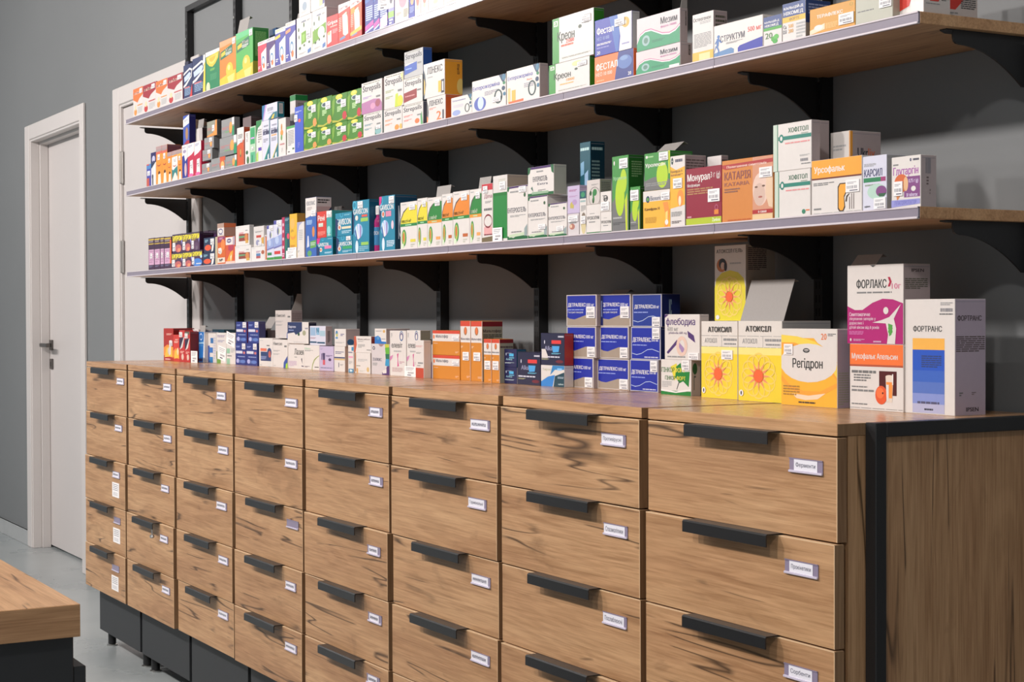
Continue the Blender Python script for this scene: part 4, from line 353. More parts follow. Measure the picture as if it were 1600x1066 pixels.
['D', 'medicine_box', 'navy fizzy tablets carton with red tag, on the cabinet top', '', 2548.8, 300.0, 1010.8, 102.2, 60.0, 74.2, '224', '', '@alk', 0],
['D', 'medicine_box', 'white and blue carton with dark teal wave, under navy one', '', 2654.5, 300.0, 1010.8, 100.0, 23.5, 47.0, 'edd', '', '@twe', 0],
['D', 'medicine_box', 'navy fizzy tablets carton with red tag, stacked, red side', '', 2654.0, 300.0, 1058.1, 100.8, 23.5, 71.1, '224', 'b32', '@alk2', 0],
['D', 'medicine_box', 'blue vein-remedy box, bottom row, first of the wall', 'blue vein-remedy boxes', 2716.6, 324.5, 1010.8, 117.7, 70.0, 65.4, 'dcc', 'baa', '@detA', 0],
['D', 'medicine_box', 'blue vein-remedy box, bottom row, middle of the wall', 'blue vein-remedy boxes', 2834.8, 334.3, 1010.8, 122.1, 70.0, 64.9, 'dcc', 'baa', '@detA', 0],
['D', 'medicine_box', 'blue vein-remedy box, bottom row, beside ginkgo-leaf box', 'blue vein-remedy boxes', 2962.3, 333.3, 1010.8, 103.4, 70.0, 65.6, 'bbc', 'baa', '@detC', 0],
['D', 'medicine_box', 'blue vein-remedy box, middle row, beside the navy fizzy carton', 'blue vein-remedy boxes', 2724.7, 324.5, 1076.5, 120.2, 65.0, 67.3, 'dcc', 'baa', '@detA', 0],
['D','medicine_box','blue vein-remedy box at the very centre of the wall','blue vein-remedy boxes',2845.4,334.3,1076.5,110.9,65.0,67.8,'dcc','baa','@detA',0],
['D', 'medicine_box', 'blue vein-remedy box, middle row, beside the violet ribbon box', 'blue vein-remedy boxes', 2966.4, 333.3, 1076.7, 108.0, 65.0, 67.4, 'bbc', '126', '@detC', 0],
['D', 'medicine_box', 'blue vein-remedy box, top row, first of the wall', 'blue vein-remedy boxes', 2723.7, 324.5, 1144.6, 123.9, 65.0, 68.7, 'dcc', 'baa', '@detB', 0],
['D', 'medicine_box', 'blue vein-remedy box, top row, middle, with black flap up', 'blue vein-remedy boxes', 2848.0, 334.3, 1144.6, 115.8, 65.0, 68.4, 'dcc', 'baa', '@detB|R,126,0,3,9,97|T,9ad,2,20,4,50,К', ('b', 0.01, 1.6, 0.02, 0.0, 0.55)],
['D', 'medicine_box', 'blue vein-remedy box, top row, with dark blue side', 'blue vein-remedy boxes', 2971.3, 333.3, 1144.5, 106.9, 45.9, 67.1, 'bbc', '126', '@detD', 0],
['D','medicine_box','white and green ginkgo-leaf box under violet ribbon box','',3115.1,306.0,1010.8,102.3,22.1,69.5,'edd','ba9','@gin',0],
['D','medicine_box','white box with violet ribbon picture upon the ginkgo-leaf box','',3128.1,306.0,1080.6,117.2,22.3,89.4,'edd','dcc','@fle',0],
['D','medicine_box','yellow sunflower sachet box beside the ginkgo-leaf box','',3269.7,292.2,1010.8,113.0,70.0,145.9,'eed','','@atoA',0],
['D','medicine_box','yellow sunflower sachet box with large raised lid flap','',3398.1,282.1,1010.8,126.8,111.9,146.5,'eed','bbb','@atoB',('b',0.075,0.35)],
['D','medicine_box','tall yellow and white sunflower gel carton standing on sachet box','',3292.2,307.2,1157.0,95.6,69.6,142.5,'edd','a98','@gel',0],
['D','medicine_box','yellow and white rehydration box with large white oval','',3550.8,259.6,1010.8,147.9,27.1,133.6,'eed','a9a','@reg',0],
['D', 'medicine_box', 'orange and white box with orange fruit and glass picture, lower', '', 3717.2, 270.7, 1010.8, 128.0, 120.0, 109.1, 'edd', '', '@muk', 0],
['D', 'medicine_box', 'white and magenta box with dancing figure, lid flap raised, upper', '', 3710.9, 270.7, 1120.2, 134.2, 57.9, 130.0, 'edd', 'baa', '@for', ('b', 0.018, 0.9, 0.004, 0.02, 0.48)],
['D', 'medicine_box', 'large white powder box with yellow and blue panel, free end of cabinets', '', 3845.6, 273.7, 1010.8, 110.2, 65.7, 181.8, 'edd', 'bab', '@fot', 0],
]
CARD=[
['A', 'white price card hung before the tall blue cartons on top shelf', 2073.1, 173.5, 1928.2, 61.1, 30.9, -6],
['C', 'white price card leaning in front of dark teal carton', 1460.2, 171.7, 1330.7, 65.6, 22.1, 0],
['C', 'white price card behind another, before the mustard yellow carton', 1470.4, 172.7, 1330.7, 63.8, 30.2, 0],
['C', 'white price card leaning against the solid green carton', 2665.4, 171.7, 1330.7, 42.4, 29.6, 0],
['D', 'white price card standing before the grey-topped red carton', 387.4, 253.0, 1011.1, 66.5, 39.7, 0],
['D', 'slanted white price card on the green-foot carton', 526.9, 299.6, 1021.9, 76.0, 45.4, -8],
['D', 'slanted white price card on top half of mint-panel carton', 606.8, 299.6, 1071.9, 82.0, 41.8, -10],
['D', 'white price card standing before the prenatal cartons', 1964.0, 297.0, 1011.1, 64.0, 26.9, 0],
]
DLAB=[(1, 1, 0.4197, 0.9536, 0.0812, 0.0146), (1, 2, 0.4011, 0.7972, 0.0817, 0.0156), (1, 3, 0.3862, 0.6401, 0.0822, 0.0166), (1, 4, 0.3899, 0.4873, 0.0746, 0.0147), (1, 5, 0.3748, 0.3256, 0.0825, 0.0166), (2, 1, 0.916, 0.9525, 0.0752, 0.0152), (2, 2, 0.9159, 0.7944, 0.0753, 0.0152), (2, 3, 0.9013, 0.6404, 0.0757, 0.0152), (2, 4, 0.9, 0.4854, 0.0758, 0.0169), (2, 5, 0.9131, 0.3295, 0.0755, 0.0186), (3, 1, 1.4039, 0.9457, 0.0737, 0.0154), (3, 2, 1.4139, 0.7938, 0.084, 0.017), (3, 3, 1.4064, 0.6367, 0.0843, 0.017), (3, 4, 1.421, 0.4857, 0.0786, 0.02), (3, 5, 1.4057, 0.3297, 0.116, 0.0201), (4, 1, 1.921, 0.9493, 0.0816, 0.0153), (4, 2, 1.9227, 0.7949, 0.0816, 0.0167), (4, 3, 1.9265, 0.6408, 0.0772, 0.0167), (4, 4, 1.9204, 0.4834, 0.0689, 0.0182), (4, 5, 1.9217, 0.3272, 0.0775, 0.0196), (5, 1, 2.4287, 0.9507, 0.0722, 0.0175), (5, 2, 2.427, 0.7936, 0.0723, 0.0162), (5, 3, 2.424, 0.6353, 0.069, 0.0188), (5, 4, 2.4237, 0.4806, 0.0725, 0.0175), (5, 5, 2.4152, 0.3382, 0.0694, 0.0176), (6, 1, 2.9264, 0.9496, 0.0807, 0.0177), (6, 2, 2.9171, 0.7905, 0.0758, 0.0188), (6, 3, 2.9238, 0.6356, 0.0783, 0.0199), (6, 4, 2.9259, 0.4795, 0.0782, 0.0199), (7, 1, 3.4198, 0.9509, 0.0776, 0.0173), (7, 2, 3.4242, 0.793, 0.0754, 0.0183), (7, 3, 3.4195, 0.635, 0.0757, 0.0193), (8, 1, 3.9319, 0.9445, 0.076, 0.0187), (8, 2, 3.9274, 0.7925, 0.0763, 0.0196), (8, 3, 3.9258, 0.6358, 0.0764, 0.0196)]

random.seed(7)
scene = bpy.context.scene
col = scene.collection
PI = math.pi
# ---------------------------------------------------------------- dimensions (metres)
WALL_Y, SHELF_Y = .44, .168
SHELF_Z = dict(A=1.8816, B=1.6221, C=1.3304); TOP_Z = 1.0108
BOARD = .0177; SHELF_X0, SHELF_X1 = -.07, 3.987
PITCH, MODULE_W, ROW = .5025, .4825, .1544
SHELF_NAME = dict(A='top shelf', B='middle shelf', C='lowest shelf', D='drawer cabinets')

# ---------------------------------------------------------------- mesh helpers
class MB:
    def __init__(s): s.v, s.f, s.m, s.mats = [], [], [], []
    def mi(s, m):
        if m not in s.mats: s.mats.append(m)
        return s.mats.index(m)
    def poly(s, pts, m):
        n = len(s.v); s.v += [tuple(p) for p in pts]; s.f.append(tuple(range(n, n+len(pts)))); s.m.append(s.mi(m))
    def box(s, x0, x1, y0, y1, z0, z1, m, ch=0.0):
        k = s.mi(m); n = len(s.v)
        if ch <= 0:
            s.v += [(x, y, z) for x in (x0, x1) for y in (y0, y1) for z in (z0, z1)]
            F = [(0,1,3,2),(4,6,7,5),(0,4,5,1),(2,3,7,6),(0,2,6,4),(1,5,7,3)]
            for f in F: s.f.append(tuple(n+i for i in f)); s.m.append(k)
            return
        idx = {}
        for i, x in enumerate((x0, x1)):
            for j, y in enumerate((y0, y1)):
                for l, z in enumerate((z0, z1)):
                    sx, sy, sz = (1-2*i)*ch, (1-2*j)*ch, (1-2*l)*ch
                    for a, p in enumerate(((x, y+sy, z+sz), (x+sx, y, z+sz), (x+sx, y+sy, z))):
                        idx[i, j, l, a] = len(s.v); s.v.append(p)
        def add(*q): s.f.append(q); s.m.append(k)
        I = idx
        for i in (0, 1):
            q = [I[i,0,0,0], I[i,0,1,0], I[i,1,1,0], I[i,1,0,0]]; add(*(q if i == 0 else q[::-1]))
            q = [I[0,i,0,1], I[1,i,0,1], I[1,i,1,1], I[0,i,1,1]]; add(*(q if i == 0 else q[::-1]))
            q = [I[0,0,i,2], I[0,1,i,2], I[1,1,i,2], I[1,0,i,2]]; add(*(q if i == 0 else q[::-1]))
        for i in (0, 1):
            for j in (0, 1):
                fl = (i+j) % 2 == 1
                for q in ([I[i,j,0,0], I[i,j,0,1], I[i,j,1,1], I[i,j,1,0]],
                          [I[i,0,j,0], I[i,1,j,0], I[i,1,j,2], I[i,0,j,2]],
                          [I[0,i,j,1], I[0,i,j,2], I[1,i,j,2], I[1,i,j,1]]):
                    add(*(q if fl else q[::-1]))
                for l in (0, 1):
                    q = [I[i,j,l,0], I[i,j,l,1], I[i,j,l,2]]; add(*(q if (i+j+l) % 2 else q[::-1]))
    def prism(s, prof, axis, a0, a1, m):
        """extrude a closed 2-D profile along an axis ('x': profile in y,z; 'y': x,z; 'z': x,y)"""
        k = s.mi(m); n = len(s.v); c = len(prof)
        def P(u, w, t): return (t, u, w) if axis == 'x' else (u, t, w) if axis == 'y' else (u, w, t)
        s.v += [P(u, w, a0) for u, w in prof] + [P(u, w, a1) for u, w in prof]
        s.f.append(tuple(n+i for i in range(c))); s.f.append(tuple(n+c+i for i in reversed(range(c))))
        for i in range(c):
            j = (i+1) % c; s.f.append((n+i, n+c+i, n+c+j, n+j))
        s.m += [k]*(c+2)
    def lathe(s, prof, cx, cy, m, seg=24):
        k = s.mi(m); n = len(s.v); c = len(prof)
        for r, z in prof:
            for i in range(seg):
                a = 2*PI*i/seg; s.v.append((cx+r*math.cos(a), cy+r*math.sin(a), z))
        for i in range(c-1):
            for j in range(seg):
                j2 = (j+1) % seg; s.f.append((n+i*seg+j, n+i*seg+j2, n+(i+1)*seg+j2, n+(i+1)*seg+j)); s.m.append(k)
        s.f.append(tuple(n+j for j in reversed(range(seg)))); s.f.append(tuple(n+(c-1)*seg+j for j in range(seg))); s.m += [k, k]
    def build(s, name, parent=None, origin=None, normals=True):
        me = bpy.data.meshes.new(name)
        o0 = Vector(origin) if origin else Vector((0, 0, 0))
        me.from_pydata([(Vector(p)-o0)[:] for p in s.v], [], s.f)
        for m in s.mats: me.materials.append(m)
        me.polygons.foreach_set('material_index', s.m); me.update()
        o = bpy.data.objects.new(name, me); col.objects.link(o)
        if parent:
            o.parent = parent
            po = Vector(parent.get('_o', (0, 0, 0)))
            o.location = o0-po
        else: o.location = o0
        o['_o'] = tuple(o0)
        return o
def fix_normals(o):
    import bmesh
    bm = bmesh.new(); bm.from_mesh(o.data); bmesh.ops.recalc_face_normals(bm, faces=bm.faces); bm.to_mesh(o.data); bm.free(); return o
def empty(name, loc):
    o = bpy.data.objects.new(name, None); col.objects.link(o); o.location = loc; o['_o'] = tuple(loc); o.empty_display_size = .05
    return o
def tag(o, label, cat, group=None):
    o['label'] = label; o['category'] = cat
    if group: o['group'] = group
    return o
def struct(o): o['kind'] = 'structure'; return o

# ---------------------------------------------------------------- materials
def lin(c): return tuple(((v/12.92) if v <= .04045 else ((v+.055)/1.055)**2.4) for v in c)
def rgb(h):
    if len(h) == 3: return lin([int(x, 16)/15 for x in h])
    return lin([int(h[i:i+2], 16)/255 for i in (0, 2, 4)])
def newmat(name):
    m = bpy.data.materials.new(name); m.use_nodes = True
    nt = m.node_tree; b = nt.nodes['Principled BSDF']; return m, nt, b
def plain(name, c, rough=.5, metal=0., spec=.5, bump=0., bscale=200., var=.0, coat=0.):
    m, nt, b = newmat(name); N = nt.nodes; L = nt.links
    b.inputs['Roughness'].default_value = rough; b.inputs['Metallic'].default_value = metal
    b.inputs['Specular IOR Level'].default_value = spec
    b.inputs['Coat Weight'].default_value = coat
    c = rgb(c) if isinstance(c, str) else c
    tc = N.new('ShaderNodeTexCoord'); no = N.new('ShaderNodeTexNoise'); no.inputs['Scale'].default_value = bscale; no.inputs['Detail'].default_value = 3
    L.new(tc.outputs['Object'], no.inputs['Vector'])
    mx = N.new('ShaderNodeMix'); mx.data_type = 'RGBA'; mx.blend_type = 'MULTIPLY'
    mx.inputs[0].default_value = 1.0
    mr = N.new('ShaderNodeMapRange'); mr.inputs['To Min'].default_value = 1-var; mr.inputs['To Max'].default_value = 1+var
    L.new(no.outputs['Fac'], mr.inputs['Value'])
    mx.inputs[6].default_value = (*c, 1); L.new(mr.outputs['Result'], mx.inputs[7]); L.new(mx.outputs[2], b.inputs['Base Color'])
    if bump:
        bu = N.new('ShaderNodeBump'); bu.inputs['Strength'].default_value = bump; bu.inputs['Distance'].default_value = .002
        L.new(no.outputs['Fac'], bu.inputs['Height']); L.new(bu.outputs['Normal'], b.inputs['Normal'])
    return m
INK = {}
WHITE = {'edd': 'e8e1dc', 'eed': 'e9e2da', 'eee': 'ebe6e2', 'ddd': 'e2dcd8', 'fff': 'f4f0ec', 'dcc': 'd8cec9', 'dcd': 'd9d0d2'}
def ink(h):
    """printed carton board of one colour"""
    if h not in INK:
        c = rgb(WHITE.get(h, h)); g_ = sum(c)/3; c = tuple(.84*(.93*v+.07*g_) for v in c); INK[h] = plain('carton_print_'+h, c, rough=.36, spec=.45, bscale=90., var=.03)
    return INK[h]

def wood(name, axis, tone=1.0, crack=1.0, rough=.42):
    m, nt, b = newmat(name); N = nt.nodes; L = nt.links
    def node(t, **k):
        n = N.new(t)
        for a, v in k.items(): n.inputs[a].default_value = v
        return n
    tc = N.new('ShaderNodeTexCoord'); oi = N.new('ShaderNodeObjectInfo')
    off = N.new('ShaderNodeVectorMath'); off.operation = 'MULTIPLY_ADD'
    cr = N.new('ShaderNodeCombineXYZ')
    mul = N.new('ShaderNodeMath'); mul.operation = 'MULTIPLY'; mul.inputs[1].default_value = 37.0
    mul2 = N.new('ShaderNodeMath'); mul2.operation = 'MULTIPLY'; mul2.inputs[1].default_value = 91.0
    L.new(oi.outputs['Random'], mul.inputs[0]); L.new(oi.outputs['Random'], mul2.inputs[0])
    L.new(mul.outputs[0], cr.inputs[0]); L.new(mul2.outputs[0], cr.inputs[1]); L.new(mul.outputs[0], cr.inputs[2])
    add = N.new('ShaderNodeVectorMath'); add.operation = 'ADD'
    L.new(tc.outputs['Object'], add.inputs[0]); L.new(cr.outputs[0], add.inputs[1])
    def stretched(along, across):
        mp = N.new('ShaderNodeMapping'); s = [across]*3; s['xyz'.index(axis)] = along
        mp.inputs['Scale'].default_value = s; L.new(add.outputs[0], mp.inputs['Vector']); return mp
    def noise(vec, scale, detail=4, dist=0., rough_=.55):
        n = node('ShaderNodeTexNoise', Scale=scale, Detail=detail, Distortion=dist, Roughness=rough_)
        L.new(vec.outputs[0], n.inputs['Vector']); return n
    def ramp(fac, stops):
        r = N.new('ShaderNodeValToRGB'); e = r.color_ramp.elements
        while len(e) < len(stops): e.new(.5)
        for q, (p, c) in zip(e, stops): q.position = p; q.color = (*c, 1) if len(c) == 3 else c
        L.new(fac, r.inputs['Fac']); return r
    def mix(kind, a, bb, fac):
        x = N.new('ShaderNodeMix'); x.data_type = 'RGBA'; x.blend_type = kind
        if isinstance(fac, float): x.inputs[0].default_value = fac
        else: L.new(fac, x.inputs[0])
        L.new(a, x.inputs[6])
        if isinstance(bb, tuple): x.inputs[7].default_value = (*bb, 1)
        else: L.new(bb, x.inputs[7])
        return x.outputs[2]
    sm = stretched(1.4, 9.0); fine = stretched(9.0, 330.0); mid = stretched(4.0, 70.0); ck = stretched(.8, 13.0)
    base = ramp(noise(sm, 1.3, 6, .5).outputs['Fac'], [(.30, tuple(v*tone for v in (.39, .212, .105))), (.5, tuple(v*tone for v in (.475, .275, .140))), (.72, tuple(v*tone for v in (.54, .33, .175)))])
    # cathedral figure: contour lines of a slow noise
    fg = noise(stretched(.9, 9.0), .8, 1, .15); mm = N.new('ShaderNodeMath'); mm.operation = 'MULTIPLY'; mm.inputs[1].default_value = 130.; L.new(fg.outputs['Fac'], mm.inputs[0])
    sn = N.new('ShaderNodeMath'); sn.operation = 'SINE'; L.new(mm.outputs[0], sn.inputs[0])
    fr = ramp(sn.outputs[0], [(.0, (.86, .84, .81)), (.75, (1.03, 1.03, 1.03))])
    c = mix('MULTIPLY', base.outputs[0], fr.outputs[0], .42)
    gr = ramp(noise(fine, 1.0, 3, .3).outputs['Fac'], [(.30, (.80, .76, .72)), (.62, (1.06, 1.06, 1.06))])
    c = mix('MULTIPLY', c, gr.outputs[0], 1.0)
    md = ramp(noise(mid, 1.0, 4, .8).outputs['Fac'], [(.34, (.74, .68, .62)), (.5, (1, 1, 1))])
    c = mix('MULTIPLY', c, md.outputs[0], .7)
    # cracks: thin dark contour of a stretched noise, only in patches
    cn = noise(ck, 1.5, 2, .35, .45)
    d = N.new('ShaderNodeMath'); d.operation = 'SUBTRACT'; d.inputs[1].default_value = .47; L.new(cn.outputs['Fac'], d.inputs[0])
    ab = N.new('ShaderNodeMath'); ab.operation = 'ABSOLUTE'; L.new(d.outputs[0], ab.inputs[0])
    cl = ramp(ab.outputs[0], [(.0, (1, 1, 1)), (.006, (.75, .75, .75)), (.018, (0, 0, 0))])
    mk = ramp(noise(stretched(2.4, 5.0), 1.7, 2, .3).outputs['Fac'], [(.50, (0, 0, 0)), (.58, (1, 1, 1))])
    ml = N.new('ShaderNodeMath'); ml.operation = 'MULTIPLY'; L.new(cl.outputs[0], ml.inputs[0]); L.new(mk.outputs[0], ml.inputs[1])
    m3 = N.new('ShaderNodeMath'); m3.operation = 'MULTIPLY'; m3.inputs[1].default_value = crack; L.new(ml.outputs[0], m3.inputs[0])
    c = mix('MIX', c, (.085, .045, .022), m3.outputs[0])
    # smoky knots
    kn = ramp(noise(stretched(2.2, 8.0), 2.0, 5, .9).outputs['Fac'], [(.60, (0, 0, 0)), (.76, (1, 1, 1))])
    k3 = N.new('ShaderNodeMath'); k3.operation = 'MULTIPLY'; k3.inputs[1].default_value = .62*crack; L.new(kn.outputs[0], k3.inputs[0])
    c = mix('MIX', c, (.15, .075, .032), k3.outputs[0])
    L.new(c, b.inputs['Base Color'])
    b.inputs['Roughness'].default_value = rough; b.inputs['Specular IOR Level'].default_value = .4
    bu = N.new('ShaderNodeBump'); bu.inputs['Strength'].default_value = .12; bu.inputs['Distance'].default_value = .001
    L.new(gr.outputs[0], bu.inputs['Height']); L.new(bu.outputs['Normal'], b.inputs['Normal'])
    return m
WOODX = wood('craft_oak_horizontal', 'x'); WOODY = wood('craft_oak_cross', 'y'); WOODZ = wood('craft_oak_vertical', 'z', .92)
WTOP = wood('craft_oak_worktop', 'x', 1.1, .5, .24); WTABLE = wood('craft_oak_counter_edge', 'y', .88, .3, .4); WTOPC = wood('craft_oak_counter', 'x', 1.12, .9, .36)
WSHELF = wood('craft_oak_shelf', 'x', 1.05, .5, .45)
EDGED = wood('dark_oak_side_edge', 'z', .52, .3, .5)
EDGE = plain('oak_edge_band_highlight', (.68, .47, .28), .5, var=.06, bscale=60)  # edge banding, paled so the drawer edges carry a painted highlight
BLACK = plain('black_powder_coat', (.012, .012, .013), .42, spec=.4, bump=.15, bscale=900)
ANTH = plain('anthracite_laminate', (.025, .0265, .029), .5, spec=.4, var=.05, bscale=30)
HANDLE = plain('black_anodised_handle', (.012, .0127, .014), .36, spec=.5, bump=.05, bscale=800)
SLOT = plain('dark_slot', (.002, .002, .002), .8)
STEEL = plain('brushed_steel', (.55, .54, .52), .3, metal=1.0)
DARKSTEEL = plain('dark_satin_nickel', (.17, .155, .145), .35, metal=1.0)
HINGE = plain('satin_hinge', (.36, .34, .32), .4, metal=.6)
SCREW = plain('zinc_screw', (.72, .70, .68), .45)
DOORW = plain('white_door_laminate', (.57, .53, .515), .38, spec=.4, var=.02, bscale=4)
FRAMEW = plain('white_casing', (.60, .56, .54), .4, spec=.4, var=.02, bscale=5)
RAIL = plain('clear_lilac_price_rail', (.25, .22, .27), .22, spec=.6, var=.06, bscale=25)
RAILLIP = plain('price_rail_lip', (.62, .56, .60), .25, spec=.6)
HOLDER = plain('clear_label_holder', (.26, .22, .31), .2, spec=.6)
HOLDLIP = plain('clear_label_holder_lip', (.58, .53, .64), .2, spec=.6)
CARDM = plain('label_paper', (.76, .74, .80), .6)
PAPER = plain('price_paper', (.84, .81, .80), .6)
PAPERSTK = plain('sticker_paper', (.80, .78, .78), .5)
TEXTM = plain('label_print', (.05, .05, .09), .6)
GREYPRINT = plain('grey_print', (.22, .22, .25), .6)
RAW = plain('raw_carton_board', (.30, .28, .265), .7, var=.05, bscale=200)
CAPM = plain('white_screw_cap', (.80, .78, .77), .35)
SYRUP = plain('magenta_syrup_plastic', (.30, .01, .12), .2, spec=.6)

def wall_mat():
    m, nt, b = newmat('grey_wall_paint'); N = nt.nodes; L = nt.links
    tc = N.new('ShaderNodeTexCoord'); n1 = N.new('ShaderNodeTexNoise'); n1.inputs['Scale'].default_value = 1.3; n1.inputs['Detail'].default_value = 3
    n2 = N.new('ShaderNodeTexNoise'); n2.inputs['Scale'].default_value = 220.; n2.inputs['Detail'].default_value = 2
    L.new(tc.outputs['Object'], n1.inputs['Vector']); L.new(tc.outputs['Object'], n2.inputs['Vector'])
    r = N.new('ShaderNodeValToRGB'); r.color_ramp.elements[0].color = (.172, .180, .184, 1); r.color_ramp.elements[1].color = (.197, .205, .209, 1)
    L.new(n1.outputs['Fac'], r.inputs['Fac']); L.new(r.outputs[0], b.inputs['Base Color'])
    bu = N.new('ShaderNodeBump'); bu.inputs['Strength'].default_value = .08; bu.inputs['Distance'].default_value = .001
    L.new(n2.outputs['Fac'], bu.inputs['Height']); L.new(bu.outputs['Normal'], b.inputs['Normal'])
    b.inputs['Roughness'].default_value = .62; b.inputs['Specular IOR Level'].default_value = .3
    return m
def floor_mat():
    m, nt, b = newmat('grey_blue_poured_floor'); N = nt.nodes; L = nt.links
    tc = N.new('ShaderNodeTexCoord'); n1 = N.new('ShaderNodeTexNoise'); n1.inputs['Scale'].default_value = 2.2; n1.inputs['Detail'].default_value = 6; n1.inputs['Distortion'].default_value = .6
    L.new(tc.outputs['Object'], n1.inputs['Vector'])
    r = N.new('ShaderNodeValToRGB'); r.color_ramp.elements[0].position = .3; r.color_ramp.elements[1].position = .7
    r.color_ramp.elements[0].color = (.275, .30, .305, 1); r.color_ramp.elements[1].color = (.375, .40, .40, 1)
    L.new(n1.outputs['Fac'], r.inputs['Fac']); L.new(r.outputs[0], b.inputs['Base Color'])
    mr = N.new('ShaderNodeMapRange'); mr.inputs['To Min'].default_value = .2; mr.inputs['To Max'].default_value = .36
    L.new(n1.outputs['Fac'], mr.inputs['Value']); L.new(mr.outputs['Result'], b.inputs['Roughness'])
    b.inputs['Specular IOR Level'].default_value = .5
    return m
WALL, FLOOR = wall_mat(), floor_mat()
CEIL = plain('white_ceiling_paint', (.72, .72, .72), .8, var=.02, bscale=6)
TILE = plain('grey_skirting_tile', (.40, .41, .41), .3, var=.12, bscale=14)

# ---------------------------------------------------------------- text
_tc = bpy.data.curves.new('_txt', 'FONT'); _tc.resolution_u = 2; _tc.offset = .032; _tc.fill_mode = 'NONE'; _to = bpy.data.objects.new('_txt', _tc); col.objects.link(_to)
_cache = {}
def glyphs(s):
    """flat outline mesh of a string, scaled into the unit square (overlapping strokes merged by winding number)"""
    if s in _cache: return _cache[s]
    from mathutils.geometry import delaunay_2d_cdt
    _tc.body = s; bpy.context.view_layer.update()
    ev = _to.evaluated_get(bpy.context.evaluated_depsgraph_get()); me = ev.to_mesh()
    P = [tuple(v.co[:2]) for v in me.vertices]; nxt = {}
    for e in me.edges: nxt.setdefault(e.vertices[0], []).append(e.vertices[1])
    E = [tuple(e.vertices) for e in me.edges]
    ev.to_mesh_clear()
    # connected outlines, in the order the curve runs
    par = list(range(len(P)))
    def find(a):
        while par[a] != a: par[a] = par[par[a]]; a = par[a]
        return a
    for a, b in E: par[find(a)] = find(b)
    comp = {}
    for i in range(len(P)): comp.setdefault(find(i), []).append(i)
    loops = [sorted(v) for v in comp.values() if len(v) > 2]
    # gather loops into glyphs by overlapping x range
    loops.sort(key=lambda l: min(P[i][0] for i in l)); groups = []
    for l in loops:
        a, b = min(P[i][0] for i in l), max(P[i][0] for i in l)
        if groups and a < groups[-1][1]-1e-4: groups[-1][0].append(l); groups[-1][1] = max(groups[-1][1], b)
        else: groups.append([[l], b])
    vs, fs = [], []
    for ls, _ in groups:
        V, ED = [], []
        for l in ls:
            n = len(V); V += [Vector(P[i]) for i in l]; ED += [(n+i, n+(i+1) % len(l)) for i in range(len(l))]
        v2, e2, f2 = delaunay_2d_cdt(V, ED, [], 0, 1e-5)[:3]
        n = len(vs); vs += [tuple(v) for v in v2]
        for f in f2:
            cx = sum(v2[i][0] for i in f)/len(f); cy = sum(v2[i][1] for i in f)/len(f); wn = 0
            for l in ls:
                for i in range(len(l)):
                    (ax, ay), (bx, by) = P[l[i]], P[l[(i+1) % len(l)]]
                    if (ay <= cy) != (by <= cy):
                        t = ax+(cy-ay)/(by-ay)*(bx-ax)
                        if t > cx: wn += 1 if by > ay else -1
            if wn: fs.append(tuple(n+i for i in f))
    if vs:
        x0, x1 = min(v[0] for v in vs), max(v[0] for v in vs); y0, y1 = min(v[1] for v in vs), max(v[1] for v in vs)
        vs = [((a-x0)/max(1e-6, x1-x0), (b-y0)/max(1e-6, y1-y0)) for a, b in vs]
    _cache[s] = (vs, fs)
    return _cache[s]

def expand(d):
    out = []
    for op in d.split('|'):
        if not op: continue
        if op[0] == '@': out += expand(DES[op[1:]])
        else: out.append(op)
    return out

